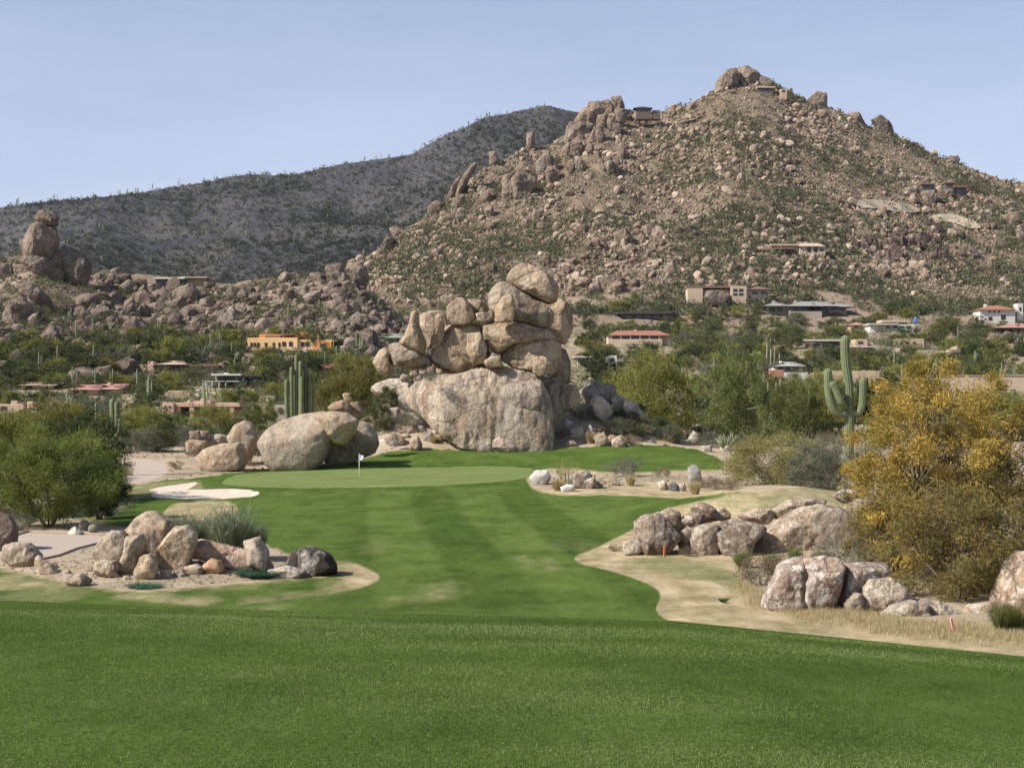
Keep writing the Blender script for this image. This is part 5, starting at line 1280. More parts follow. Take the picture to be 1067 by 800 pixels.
def scatter_hill():
    rg = np.random.default_rng(21)
    # ---- stones
    def stones(n, ur, dr, size, power, okf, seed):
        r = np.random.default_rng(seed)
        u = r.uniform(*ur, n); d = r.uniform(*dr, n)
        x = (u-CU)/F*d; z = H(x, d)
        s = size[0] * (1-r.random(n)*(1-(size[0]/size[1])**power))**(-1/power)
        k = okf(u, d, x, z, r)
        return x[k], d[k], z[k], s[k]
    V0, F0 = ico(2)
    variants = []
    for i in range(14):
        r = np.random.default_rng(300+i); V = V0*r.uniform(.6, 1.15, 3)
        for _ in range(9):
            nn = r.normal(size=3); nn /= np.linalg.norm(nn); s = V@nn; o = s.max()*r.uniform(.55,.85); V = V - nn*(np.clip(s-o,0,None)*.95)[:,None]
        variants.append(V)
    def ridge_bias(u, d, x, z, r):
        f = fbm2(x*.02, d*.014, 4, 20.)*1.7
        # outcrop belt on the left shoulder of the main hill and near the summit; bare talus patches elsewhere
        belt = np.exp(-((u-(400+ (d-830)*1.3))/90)**2)
        return r.random(len(u)) < np.clip(.55+f*1.3+belt*.5, .12, 1)
    sets = []
    sets.append(stones(36000, (300, 1180), (640, 1015), (.7, 4.2), 2.0, ridge_bias, 1))
    left = stones(12500, (-60, 520), (288, 470), (.5, 3.6), 1.7, lambda u,d,x,z,r: (r.random(len(u)) < np.clip(.65+fbm2(x*.05,d*.05,3,2.)*1.2+(d-360)/250, .25, 1)) & (z > interp(d, BASE)+1.2), 2)
    sets.append(left)
    mid = stones(5000, (-60, 1150), (150, 640), (.25, 1.7), 2.0, lambda u,d,x,z,r: (r.random(len(u)) < np.clip(.25+fbm2(x*.03,d*.03,3,2.)*1.4, .03, 1)), 3)
    sets.append(mid)
    def flat_rocks(x, y, z, s, matname, name, label, cat, seed, lo):
        V0, F0 = ico(1 if lo else 2)
        r = np.random.default_rng(seed); n = len(x); vs = []; fs = []; ts = []; o = 0
        vi = r.integers(0, len(variants), n); a = r.uniform(0, 6.28, n); tl = r.normal(0, .35, n); tone = np.clip(r.normal(.5, .25, n), 0, 1); st = r.uniform(.55, 1.25, n)
        V = (np.stack(variants) if not lo else np.stack([V0*np.random.default_rng(60+i).uniform(.55,1.25,(len(V0),1)) for i in range(14)]))[vi]
        V = V * np.array([1,1,1.])*s[:,None,None]; V[:,:,2] *= st[:,None]
        ct, sn = np.cos(tl)[:,None], np.sin(tl)[:,None]; X = V[:,:,0]*ct - V[:,:,2]*sn; Zz = V[:,:,0]*sn + V[:,:,2]*ct
        ca, sa = np.cos(a)[:,None], np.sin(a)[:,None]; X2 = X*ca - V[:,:,1]*sa; Y2 = X*sa + V[:,:,1]*ca
        P = np.stack([X2 + x[:,None], Y2 + y[:,None], Zz + (z+s*.22)[:,None]], 2)
        nv = len(V0)
        T = F0[None] + (np.arange(n)*nv)[:,None,None]
        me = mesh_np(name, P.reshape(-1,3), T.reshape(-1,3), MAT[matname], {'tone': np.repeat(tone, nv)}, False)
        return tag(link(name, me), label, cat, None, 'stuff')
    # largest stones become things of their own
    allx = np.concatenate([q[0] for q in sets]); ally = np.concatenate([q[1] for q in sets]); allz = np.concatenate([q[2] for q in sets]); alls = np.concatenate([q[3] for q in sets])
    area = np.concatenate([np.full(len(q[0]), i) for i, q in enumerate(sets)])
    u, v = proj(allx, ally, allz); px = alls/ally*F
    # keep stones off the fronts of houses
    ok = np.ones(len(allx), bool)
    for (a, b, c, d_, dist) in KEEP: ok &= ~((ally < dist+10) & (u > a-2) & (u < b+2) & (v > c) & (v-px*1.6 < d_+1.5) & (ally > 150))
    for (a, b, c, d_, P) in SCARS:
        m_ = (u > a-3) & (u < b+3) & (v > c-3) & (v < d_+3); ok[m_] &= poly_sd(P, u[m_], v[m_]) > 0
    allx, ally, allz, alls, area, u, v, px = [q[ok] for q in (allx, ally, allz, alls, area, u, v, px)]
    ok = ~((area == 1) & (u < 102) & (v < 318) & (px > 2.5))
    allx, ally, allz, alls, area, u, v, px = [q[ok] for q in (allx, ally, allz, alls, area, u, v, px)]
    vis = (u > 0) & (u < 1067) & (v > 60)
    order = np.argsort(-(px*vis)); big = np.zeros(len(px), bool)
    nbig = max(0, 298-ROCKN[0]-18-70); big[order[:nbig]] = True
    labs = {0: ('weathered brown boulder lying on the open slope of the main hill', 'boulders strewn over the main hill'),
            1: ('weathered brown boulder strewn over the rocky hillside on the left', 'boulders strewn over the left hill'),
            2: ('weathered tan boulder half hidden by shrubs on the valley floor', 'boulders strewn over the valley floor')}
    vm = []
    for i in range(10):
        Vd, Fd = ico(4); r = np.random.default_rng(700+i); V = Vd*r.uniform(.6, 1.15, 3)
        for _ in range(14):
            nn = r.normal(size=3); nn /= np.linalg.norm(nn); s = V@nn; o = s.max()*r.uniform(.5,.84); V = V - nn*(np.clip(s-o,0,None)*.97)[:,None]
        V = V + V*(fbm(V*2.2+i*7, 4)*.12)[:,None]
        vm.append(V)
    cache = {}
    for i in np.nonzero(big)[0]:
        k = int(rg.integers(0, 10)); key = (k, int(area[i]))
        sz = 2.0
        if key not in cache: cache[key] = mesh_np('boulder', vm[k]*sz + np.array([0,0,.45*sz]), ico(4)[1], MAT['far' if area[i] == 0 else 'brown' if area[i] == 1 else 'tan'], None, False)
        o = link('boulder', cache[key], (allx[i], ally[i], allz[i]-.25*alls[i])); o.rotation_euler = (0, 0, rg.uniform(0, 6.28)); o.scale = (alls[i]/sz*1.15,)*3
        l, g = labs[int(area[i])]; tag(o, l, 'boulder', g)
    sm = ~big
    q = sm & (area == 0); flat_rocks(allx[q], ally[q], allz[q], alls[q], 'hill_stone', 'rubble', 'loose brown rubble covering the main hill', 'rubble', 1, 0)
    r2 = np.random.default_rng(55); uu = r2.uniform(300, 1180, 60000); dd = r2.uniform(640, 1012, 60000); xx = (uu-CU)/F*dd; zz = H(xx, dd)
    flat_rocks(xx, dd, zz, .35+.55*r2.random(60000)**2.5, 'hill_stone', 'gravel', 'small pale stones between the boulders of the main hill', 'gravel', 5, 1)
    q = sm & (area == 1); flat_rocks(allx[q], ally[q], allz[q], alls[q], 'left_stone', 'rubble', 'loose brown rubble covering the left rocky hill', 'rubble', 2, 0)
    q = sm & (area == 2); flat_rocks(allx[q], ally[q], allz[q], alls[q], 'pebble', 'rubble', 'scattered stones on the valley floor between shrubs', 'rubble', 3, 0)
    # dark outcrop on the right of the main hill
    r = np.random.default_rng(9); n = 70
    for i in range(n):
        uu = r.normal(952, 26); vv = 250 + r.normal(0, 9) + abs(uu-952)*.18
        h_ = hit(uu, vv, 620, 1000); s = r.uniform(2.2, 5.0)
        k = int(r.integers(0, 10)); key = (k, 'd')
        if key not in cache: cache[key] = mesh_np('boulder', vm[k]*2*np.array([.8,.8,1.25]) + np.array([0,0,.8]), ico(4)[1], MAT['dark_rock'], None, True)
        o = link('boulder', cache[key], (h_[0], h_[1], h_[2]-.35*s)); o.rotation_euler = (r.normal(0,.2), r.normal(0,.2), r.uniform(0,6.28)); o.scale = (s/2,)*3
        tag(o, 'dark reddish block of the rugged outcrop low on the right of the main slope', 'boulder', 'blocks of the dark outcrop')
    # gravel in the near beds
    r2 = np.random.default_rng(56); gx = []; 
    for (ua, ub, va, vb, n_) in ((0, 352, 556, 616, 5200), (548, 770, 489, 516, 1500), (770, 1067, 585, 662, 1800), (110, 420, 462, 500, 2500)):
        uu = r2.uniform(ua, ub, n_); vv = r2.uniform(va, vb, n_)
        zz0 = gz((ua+ub)/2*0+((ua+ub)/2-CU)/F*60, 60); yy = (EYE-zz0)*F/np.maximum(vv-HOR, 1)
        for _ in range(4):
            zz = H((uu-CU)/F*yy, yy); yy = yy*.4 + .6*(EYE-zz)*F/np.maximum(vv-HOR, 1)
        zz = H((uu-CU)/F*yy, yy); u3, v3 = proj((uu-CU)/F*yy, yy, zz); k_ = (poly_sd(GRASS, u3, v3) > .5) & (poly_sd(PATH1, u3, v3) > .5) & (poly_sd(PATH2, u3, v3) > .5) & (yy > 44) & (yy < 175)
        gx.append((((uu-CU)/F*yy)[k_], yy[k_], zz[k_]))
    gx = [np.concatenate([q[i] for q in gx]) for i in range(3)]
    flat_rocks(gx[0], gx[1], gx[2], (.012+.055*r2.random(len(gx[0]))**4)*(gx[1]/60), 'pebble', 'gravel', 'loose gravel scattered in the sandy beds beside the lawn', 'gravel', 6, 1)
    # ---- shrubs, joined
    def shrubs(name, label, mat, x, y, z, w, per, leaf, seed, hfac=.75):
        r = np.random.default_rng(seed); n = len(x)
        k = np.repeat(np.arange(n), per); C = r.normal(size=(n*per, 3)); C /= np.linalg.norm(C, axis=1)[:,None]; C[:,2] = np.abs(C[:,2])
        rad = (r.random(n*per)**.4)[:,None]; o = C.copy()
        C = C*rad*np.array([.5,.5,hfac]) * w[k][:,None]
        P = C + np.stack([x, y, z], 1)[k]
        V, T = leaf_tris(P, o, w[k]*leaf, r, .55, .2)
        tone = np.repeat(np.clip(r.random(n)[k]*.6+r.random(n*per)*.4, 0, 1), 3)
        tag(link(name, mesh_np(name, V, T, MAT[mat], {'tone': tone}, False)), label, 'scrub', None, 'stuff')
    def sp(n, ur, dr, seed, f): 
        r = np.random.default_rng(seed); u = r.uniform(*ur, n); d = r.uniform(*dr, n); x = (u-CU)/F*d; k = f(u, d, x, r); x, d, u = x[k], d[k], u[k]; z = H(x, d)
        uu, vv = proj(x, d, z); ok = np.ones(len(x), bool)
        for (a, b, c, e_, dist) in KEEP: ok &= ~((d < dist+6) & (uu > a-2) & (uu < b+2) & (vv > c) & (vv < e_+1.5) & (d > 150))
        return x[ok], d[ok], z[ok]
    x, y, z = sp(40000, (300, 1180), (600, 1012), 31, lambda u,d,x,r: r.random(len(u)) < np.clip(.6+fbm2(x*.02,d*.02,4,30.)*2.6+(760-d)/600, .1, 1)); w = 1.1+4.4*np.random.default_rng(1).random(len(x))**1.8
    shrubs('scrub', 'grey green desert scrub dotted over the main hill', 'leaf_scrub', x, y, z, w, 26, .26, 1)
    x, y, z = sp(11000, (-60, 520), (288, 462), 32, lambda u,d,x,r: r.random(len(u)) < np.clip(.55+fbm2(x*.03,d*.03,4,30.)*2+(360-d)/300, .1, 1)); w = np.random.default_rng(2).uniform(.9, 3.4, len(x))
    shrubs('scrub', 'green desert scrub between the rocks of the left hill', 'leaf_scrub', x, y, z, w, 60, .14, 2)
    x, y, z = sp(9000, (-80, 1160), (156, 650), 33, lambda u,d,x,r: r.random(len(u)) < .8*sstep(-.25,.1,fbm2(x*.03,d*.03,3,8.))); w = np.random.default_rng(3).uniform(.8, 2.4, len(x))*(1+y/500)
    shrubs('scrub', 'low desert scrub filling the valley floor between the trees', 'leaf_mesquite', x, y, z, w, 60, .13, 3)
    # dark mountain scrub
    r = np.random.default_rng(34); n = 34000; u = r.uniform(-60, 720, n); d = r.uniform(1300, 1990, n); x = (u-CU)/F*d
    k = r.random(n) < np.clip(.6+fbm2(x*.006,d*.004,4,3.)*1.5, .3, 1); x, d = x[k], d[k]; z = mountain_z(x, d); w = 2+6*r.random(len(x))**1.7
    shrubs('scrub', 'dark scrub dotted over the far grey mountain', 'leaf_scrub_far', x, d, z, w, 18, .3, 4, .6)

def scatter_trees():
    rg = np.random.default_rng(77)
    far = []
    mats = ['leaf_mesquite','leaf_green','leaf_mesquite','leaf_olive','leaf_dark','leaf_green','leaf_grey','leaf_mesquite','leaf_olive','leaf_dark']
    for i, m in enumerate(mats):
        far.append(merged(make_tree('t', 5.2+rg.uniform(-.6,1), 3.8+rg.uniform(-.5,.9), .2, 34, 62, .34, 500+i, 3, 'bark', m, .55, .42, .3, .07, 8)))
    pts = []
    tries = 0
    specs = {'leaf_mesquite': ('round dull green mesquite tree in the valley below the hills', 'dull green mesquites of the valley'),
             'leaf_green': ('round fresh green palo verde tree in the valley below the hills', 'fresh green palo verdes of the valley'),
             'leaf_olive': ('yellowish olive palo verde tree in the valley below the hills', 'olive palo verdes of the valley'),
             'leaf_dark': ('very dark green ironwood tree in the valley below the hills', 'dark ironwoods of the valley'),
             'leaf_grey': ('silvery grey green ironwood tree in the valley below the hills', 'silvery ironwoods of the valley')}
    cand = []
    while len(pts) < 720 and tries < 7000:
        tries += 1
        u = rg.uniform(-50, 1120)
        # even over the picture's valley band: pick a height in the band and stand the tree on the ground seen there
        v = rg.triangular(312, 372, 460)
        if u < 430 and v < 366 - 14*rg.random(): continue
        if 380 < u < 610 and v > 350: continue
        h_ = hit(u, v, 152, 690)
        if h_[1] > 690 or h_[1] < 152: continue
        x, y, z = h_
        s = rg.uniform(.55, 1.0) * (1.0 if y < 300 else 1.2 if y < 420 else 1.45)
        if any((x-a)**2+(y-b)**2 < (1.35*(s+c))**2 for a, b, c in pts): continue
        top = v - 4.6*s/y*F; wpx = 2.7*s/y*F
        if blocked(u, top, v, y, wpx*.8): continue
        pts.append((x, y, s)); i = int(rg.integers(0, len(far)))
        l, g = specs[mats[i]]
        place_one(far[i], {'leaf_mesquite':'mesquite_tree','leaf_green':'palo_verde','leaf_olive':'palo_verde','leaf_dark':'ironwood_tree','leaf_grey':'ironwood_tree'}[mats[i]], (x, y, z-.15), l, 'tree', g, s, rg.uniform(0, 6.28), s*rg.uniform(.9, 1.3))
    print('valley trees', len(pts), tries)
    # saguaros
    far_s = [simple_saguaro_mesh(6.0, a, 40+i) for i, a in enumerate((0, 0, 1, 2, 3, 4, 0, 2))]
    n = 0; tries = 0
    while n < 95 and tries < 5000:
        tries += 1; u = rg.uniform(0, 1067); v = rg.triangular(330, 400, 455)
        if 380 < u < 610 and v > 345: continue
        x, y, z = hit(u, v, 160, 640); s = rg.uniform(.5, .95)
        if y > 640 or blocked(u, v-6*s/y*F, v, y, 1): continue
        i = int(rg.integers(0, 8)); n += 1
        place_one(far_s[i], 'saguaro', (x, y, z), 'slender saguaro standing among the valley trees' if i in (0,1,6) else 'branching saguaro standing among the valley trees', 'saguaro cactus', 'plain saguaros of the valley' if i in (0,1,6) else 'branching saguaros of the valley', s, rg.uniform(0, 6.28))
    for k in range(70):
        u = rg.uniform(380, 1060); v = rg.uniform(150, 310); x, y, z = hit(u, v, 620, 1010)
        if y > 1010: continue
        place_one(far_s[int(rg.integers(0,8))], 'saguaro', (x, y, z), 'small saguaro growing on the rocky slope of the main hill', 'saguaro cactus', 'saguaros on the main hill', rg.uniform(.8, 1.3), rg.uniform(0, 6.28))
    for k in range(170):
        u = rg.uniform(0, 585); x = None
        if k < 80: y = rg.uniform(1900, 1955)
        else: y = rg.uniform(1350, 1880)
        x = (u-CU)/F*y; z = float(mountain_z(np.array([x]), np.array([y]))[0])
        place_one(far_s[int(rg.integers(0,8))], 'saguaro', (x, y, z), 'tiny saguaro on the crest of the far grey mountain' if k < 80 else 'tiny saguaro on the flank of the far grey mountain', 'saguaro cactus', 'saguaros on the mountain crest' if k < 80 else 'saguaros on the mountain flank', rg.uniform(1.1, 1.9), rg.uniform(0, 6.28))

def hero_plants():
    def at(u, v, **k): return hit(u, v, **k)
    # big left palo verde and its neighbours
    big = make_tree('palo_verde', 8.6, 6.2, .5, 150, 330, .20, 1, 5, 'bark_green', 'leaf_near', .6, .20, .45, .085, 90)
    g = at(46, 552); place_tree(big, 'palo_verde', (g[0]-.3, g[1]+1.8, g[2]), 'large feathery palo verde tree filling the left edge beside the cart path', 'tree', s=.92, rz=.6)
    b2 = make_tree('palo_verde', 8.0, 6.0, .4, 120, 260, .22, 2, 4, 'bark_green', 'leaf_near', .6, .22, .45, .085, 60)
    g = at(-45, 545); place_tree(b2, 'palo_verde', (g[0], g[1]+6, g[2]), 'second feathery palo verde cut by the left edge of the view', 'tree', s=1.05, rz=2)
    dk = make_tree('mesquite_tree', 6.6, 6.4, .3, 110, 260, .20, 3, 4, 'bark', 'leaf_dark', .55, .28, .25, .11, 60)
    g = at(84, 525, dmin=70); place_tree(dk, 'mesquite_tree', (g[0], 99, gz(g[0], 99)), 'dark green mesquite tree right behind the large left palo verde', 'tree', s=.98, rz=1)
    g = at(100, 520, dmin=70); place_tree(dk, 'mesquite_tree', ((103-CU)/F*88, 88, gz((103-CU)/F*88, 88)), 'lower dark mesquite between the left palo verde and the lawn', 'tree', s=.62, rz=4)
    olive = make_tree('palo_verde', 7.0, 5.0, .3, 90, 190, .24, 4, 4, 'bark_green', 'leaf_olive', .6, .25, .4, .08, 40)
    green = make_tree('palo_verde', 7.0, 5.2, .3, 100, 210, .22, 5, 4, 'bark_green', 'leaf_green', .6, .25, .4, .08, 40)
    grey = make_tree('desert_shrub', 3.0, 1.7, .05, 50, 110, .13, 6, 4, 'bark_grey', 'leaf_grey', .6, .2, .5, .03, 24)
    gsh = make_tree('desert_shrub', 2.6, 1.9, .05, 60, 150, .13, 16, 4, 'bark_grey', 'leaf_mesquite', .6, .25, .4, .03, 20)
    brown = make_tree('desert_shrub', 1.8, 1.0, .03, 36, 80, .10, 7, 4, 'bark_grey', 'leaf_brown', .6, .22, .5, .02, 18)
    # (u, picture height of the top, distance, width in picture, mesh, height, label)
    L = [(20, 432, 150, 110, olive, 5.0, 'olive palo verde behind the left trees at the edge'),
         (70, 422, 152, 90, olive, 5.0, 'olive palo verde behind the dark mesquite'),
         (146, 426, 152, 62, olive, 5.0, 'pale olive palo verde beyond the cart path bend'),
         (178, 440, 158, 46, grey, 1.7, 'silvery bush beside the far cart path'),
         (225, 425, 165, 60, olive, 5.0, 'olive palo verde behind the small rock stack'),
         (268, 418, 172, 50, green, 5.2, 'green palo verde left of the many stemmed cactus'),
         (348, 396, 176, 62, olive, 5.0, 'olive palo verde right of the many stemmed cactus'),
         (376, 377, 178, 60, olive, 5.0, 'olive palo verde touching the left end of the stacked formation'),
         (690, 374, 160, 84, olive, 5.0, 'broad olive palo verde right of the stacked formation'),
         (655, 388, 168, 60, olive, 5.0, 'smaller olive palo verde behind the broad one'),
         (768, 371, 147, 70, green, 5.2, 'bright green palo verde in the centre right'),
         (830, 392, 165, 62, green, 5.2, 'green palo verde left of the large saguaro'),
         (862, 392, 175, 60, olive, 5.0, 'olive palo verde behind the left arm of the large saguaro'),
         (934, 405, 150, 62, green, 5.2, 'rounded green tree right of the large saguaro'),
         (908, 388, 178, 70, dk, 6.4, 'dark mesquite behind the right arm of the large saguaro'),
         (960, 386, 185, 70, dk, 6.4, 'dark mesquite behind the golden tree'),
         (1045, 412, 160, 80, olive, 5.0, 'olive palo verde at the right edge behind the golden tree')]
    for i, (u, vt, d, wpx, pm, ht, lab) in enumerate(L):
        x = (u-CU)/F*d; z = gz(x, d); top = EYE+(HOR-vt)/F*d
        s_ = max(.3, (top-z)/ht); sx_ = wpx*d/F/(7.0 if pm is not grey else 3.0)
        place_tree(pm, 'desert_shrub' if pm is grey else ('mesquite_tree' if pm is dk else 'palo_verde'), (x, d, z), lab, 'tree' if pm is not grey else 'shrub', s=s_, rz=i*1.7, sx=sx_)
    jun = make_tree('juniper_tree', 4.2, 6.2, .2, 80, 200, .17, 8, 2, 'bark', 'leaf_dark', .5, .3, .9, .12, 40)
    q = hit(622, 405, 160, 500); hj = 46*q[1]/F/6.2
    place_tree(jun, 'juniper_tree', tuple(q), 'blackish green juniper standing right of the stacked formation', 'tree', s=hj*1.0)
    q = hit(642, 404, 160, 500); place_tree(jun, 'juniper_tree', tuple(q), 'lower dark juniper beside the blackish one', 'tree', s=.66*hj, rz=2, sx=.9*hj)
    # golden tree
    gold = make_tree('desert_willow_tree', 8.2, 8.4, .3, 180, 330, .17, 11, 7, 'bark', 'leaf_gold', .46, .22, -.1, .07, 110)
    x = (985-CU)/F*56; place_tree(gold, 'golden_tree', (x, 56, gz(x,56)), 'large feathery tree turning golden yellow behind the right boulders', 'tree', s=1.0, rz=.4)
    g2 = make_tree('golden_shrub', 6.4, 4.6, .1, 120, 250, .15, 12, 7, 'bark', 'leaf_goldgreen', .55, .22, .1, .045, 100)
    x = (1000-CU)/F*52; place_tree(g2, 'desert_willow_tree', (x, 52, gz(x,52)-.1), 'dense olive brown thicket tree growing below the golden crown', 'tree', s=.92, rz=.4)
    x = (944-CU)/F*57; place_tree(g2, 'desert_willow_tree', (x, 58.5, gz(x,58.5)), 'golden green bush tree at the left of the golden crown', 'tree', s=.92, rz=3.1, sx=.62)
    x = (1062-CU)/F*54; place_tree(g2, 'desert_willow_tree', (x, 54, gz(x,54)), 'greyish green thicket tree at the right edge by the golden crown', 'tree', s=1.1, rz=5)
    # olive bush and grey neighbour
    yb = make_tree('creosote_bush', 5.6, 3.4, .05, 110, 260, .14, 13, 6, 'bark_grey', 'leaf_yellow', .6, .22, .4, .04, 60)
    x = (806-CU)/F*103; place_tree(yb, 'creosote_bush', (x, 103, gz(x,103)), 'wide yellow green creosote bush on the rise right of the island', 'shrub', s=1.22, rz=1, sx=1.42)
    gb = make_tree('desert_shrub', 4.4, 3.6, .05, 90, 240, .15, 14, 6, 'bark_grey', 'leaf_grey', .6, .2, .5, .04, 50)
    x = (862-CU)/F*98; place_tree(gb, 'desert_shrub', (x, 98, gz(x,98)), 'grey green bush between the creosote bush and the golden tree', 'shrub', s=1.15, rz=2)
    rgs = np.random.default_rng(44)
    S = [(rgs.uniform(95, 272), rgs.uniform(458, 476), None, rgs.uniform(.6, 1.5), (grey, brown, gsh)[k % 3], 'low dry shrub of the brushy strip beyond the far cart path') for k in range(34)] + [(rgs.uniform(640, 885), rgs.uniform(440, 466), None, rgs.uniform(.6, 1.4), (brown, grey, gsh, brown)[k % 4], 'low dry shrub in the rocky wash beyond the far lawn') for k in range(44)] + [(652, 497, None, .95, grey, 'airy grey shrub at the back of the mid island'), (662, 448, None, 1.0, grey, 'grey green shrub on the slope right of the cliff'), (740, 462, 143, 1.0, grey, 'grey shrub left of the palo verde trunk'),
         (727, 508, None, .62, brown, 'dry brown shrub behind the grey pillar'), (742, 510, None, .95, brown, 'wide dry brown shrub right of the grey pillar'), (760, 511, None, .7, brown, 'small brown shrub under the creosote bush'), (690, 497, None, .8, brown, 'reddish brown dried plant in the island'),
         (624, 508, None, .62, brown, 'brown tuft of dried plant in front of the island rocks'), (780, 470, 138, .9, grey, 'grey shrub right of the palo verde trunk'), (700, 463, 143, .9, brown, 'bare brown shrub on the wash bank'), (640, 458, None, .8, grey, 'faded grey shrub at the right foot of the formation'),
         (428, 447, None, 1.0, grey, 'grey shrub in front of the left apron slab'), (392, 451, None, 1.35, gsh, 'green grey shrub above the rear of the great smooth boulder'), (404, 430, None, 1.2, gsh, 'twiggy grey shrub left of the round grey boulder'), (448, 398, 138, .55, grey, 'twiggy bush growing at the ledge below the bottle spire'),
         (612, 440, None, 1.0, grey, 'bare twiggy shrub beside the split rock'), (588, 458, None, .9, brown, 'dry shrub at the right foot of the cliff'), (183, 489, None, .75, brown, 'round olive brown bush beside the brown oval boulder'), (262, 486, None, .55, brown, 'dry bush between the two pale boulders'),
         (118, 500, None, 1.0, brown, 'dry brush at the foot of the left saguaro'), (128, 498, None, .8, brown, 'low reddish brush beside the far cart path'), (20, 553, None, .6, grey, 'pale grey bush by the dark rock at the left edge'), (8, 540, None, .9, brown, 'dry brown bush at the left edge'),
         (795, 610, None, 1.1, brown, 'straw brown brush in front of the split red boulder'), (818, 598, 57.5, .9, brown, 'reddish brown brush between the boulder rows'), (880, 596, 58.5, .9, grey, 'bare branched grey shrub before the whaleback boulder'), (640, 575, None, .35, brown, 'thin dry tuft left of the slanted boulder'), (716, 580, None, .45, brown, 'dry tuft between the split boulders'),
         (845, 460, 135, 1.1, grey, 'silvery shrub at the foot of the large saguaro'), (905, 468, 128, 1.2, grey, 'silvery shrub right of the large saguaro foot'), (960, 455, 140, 1.0, grey, 'silvery shrub behind the golden tree'), (330, 462, 139, .7, grey, 'silvery shrub behind the great smooth boulder'), (240, 470, 140, .8, brown, 'brown brush behind the leaning boulder')]
    for i, (u, v, d, s, pm, lab) in enumerate(S):
        if d is None: x, d, z = at(u, v); d += .3
        x = (u-CU)/F*d; z = gz(x, d)
        if v == 398: z = EYE+(HOR-397)/F*d
        place_tree(pm, 'desert_shrub', (x, d, z-.03), lab, 'shrub', ('brush beyond the far cart path' if 'beyond the far cart' in lab else 'brush of the rocky wash' if 'rocky wash' in lab else None), s=s, rz=i*1.3)
    # small fresh green plants
    gr = make_grassclump(1.5, 1.0, 380, 5, 'leaf_green', .010, .4, True)
    for i, (u, v, s, lab) in enumerate([(775, 592, .75, 'fresh green weed growing against the wide streaked boulder'), (830, 587, .7, 'fringe of green weeds before the whaleback boulder'), (855, 588, .6, 'green weeds at the right end of the whaleback boulder foot'), (805, 591, .6, 'green weeds at the left foot of the whaleback boulder'), (1047, 664, .9, 'bright green weed near the pink marker stake'), (1062, 662, .8, 'bright green weed at the right edge of the view')]):
        x, y, z = at(u, v); place_one(gr, 'weed', (x, y+.2, z), lab, 'weed', None, s, i)
    straw = make_grassclump(1.1, .85, 520, 6, 'leaf_straw', .012, .6)
    for i, (u, v, s, lab) in enumerate([(581, 511, 1.0, 'tuft of straw yellow bunch grass between the white island rocks'), (657, 506, 1.0, 'tuft of straw bunch grass at the right of the island'), (724, 515, 1.15, 'yellow green bunch grass tuft at the foot of the grey pillar'), (615, 462, 1.4, 'straw bunch grass on the bare slope right of the cliff'), (452, 462, 1.0, 'straw bunch grass at the foot of the cliff'), (628, 455, 1.2, 'second straw tuft on the slope right of the cliff')]):
        x, y, z = at(u, v); place_one(straw, 'bunch_grass', (x, y, z), lab, 'grass tuft', None, s*1.1, i)
    ylw = make_grassclump(2.6, 2.3, 90, 9, 'leaf_yellow', .012, .2, True)
    x, y, z = at(590, 506); place_one(ylw, 'wildflower', (x, y, z), 'tall thin yellow stalked plant rising behind the island rocks', 'plant', None, .95, 0)
    # desert broom
    broom = make_grassclump(2.6, 2.1, 520, 8, 'leaf_broom', .020, .25, True)
    for i, (u, v, d, s, lab) in enumerate([(186, 575, 66, .95, 'upright green desert broom behind the highest left boulder'), (240, 578, 64, 1.12, 'larger desert broom spreading above the pink slab'), (213, 577, 67, .8, 'desert broom between the two larger ones'), (262, 578, 65.5, .75, 'thin desert broom at the right end of the row')]):
        x = (u-CU)/F*d; place_one(broom, 'desert_broom', (x, d, gz(x, d)), lab, 'shrub', None, s, i*2)
    teal = make_grassclump(2.6, .32, 700, 10, 'leaf_teal', .016, .1, True)
    x, y, z = at(268, 602); o = place_one(teal, 'ground_plant', (x, y+.3, z), 'low mat of blue green foliage in front of the pink slab', 'plant', None, 1.0, 0)
    x, y, z = at(150, 613); o = place_one(teal, 'ground_plant', (x, y+.2, z-.05), 'thin strip of blue green foliage along the edge of the left bed', 'plant', None, .7, 0)
    # barrel cacti
    for i, (u, v, w, lab) in enumerate([(88, 552, 10, 'taller round barrel cactus by the cart path'), (97, 555, 8.5, 'smaller round barrel cactus beside the taller one')]):
        x, y, z = at(u, v); s = y/F
        m = ribbed([(0,0,t*w*s*1.05) for t in np.linspace(0,1,18)], [w*s*.55*math.sqrt(max(.02, 1-((t-.45)/.56)**2)) for t in np.linspace(0,1,18)], 18, 72, .10)
        tag(link('barrel_cactus', mesh_np('barrel', m[0], m[1], MAT['barrel'], None, True), (x, y, z)), lab, 'barrel cactus')
    # large saguaro: photo pixels at distance 118
    d = 118.0; k = d/F
    def P(L, u0=881, y=0): return [((u-u0)*k, yy, (484-v)*k) for u, v, yy in L]
    x = (882-CU)*k; zb = EYE+(HOR-484)*k
    saguaro((x, d, zb), [(P([(884,486,0),(884.5,460,0),(885,430,0),(884,400,0),(881,375,0),(880.5,349,0)], 882), 5.1*k),
        (P([(884,431,-.1),(874,432,-.35),(866,424,-.45),(862,408,-.45),(861.5,384,-.45)], 882), 3.9*k),
        (P([(882,424,0),(875,420,-.75),(868,405,-.8),(864,395,-.8),(859.5,394,-.8)][:3]+[(864,396,-.8),(859.7,397,-.8)][:0]+[(863,398,-.8)], 882), 3.6*k),
        (P([(884,429,-.1),(893,430,-.3),(897,422,-.35),(898,408,-.35),(898.5,393,-.35)], 882), 3.6*k)],
        'large three armed saguaro standing behind the bushes at the right', n=40)
    # many stemmed cactus
    d = 150.0; k = d/F; x = (309-CU)*k; zb = gz(x, d); b0 = HOR-(zb-EYE)/k
    st = []
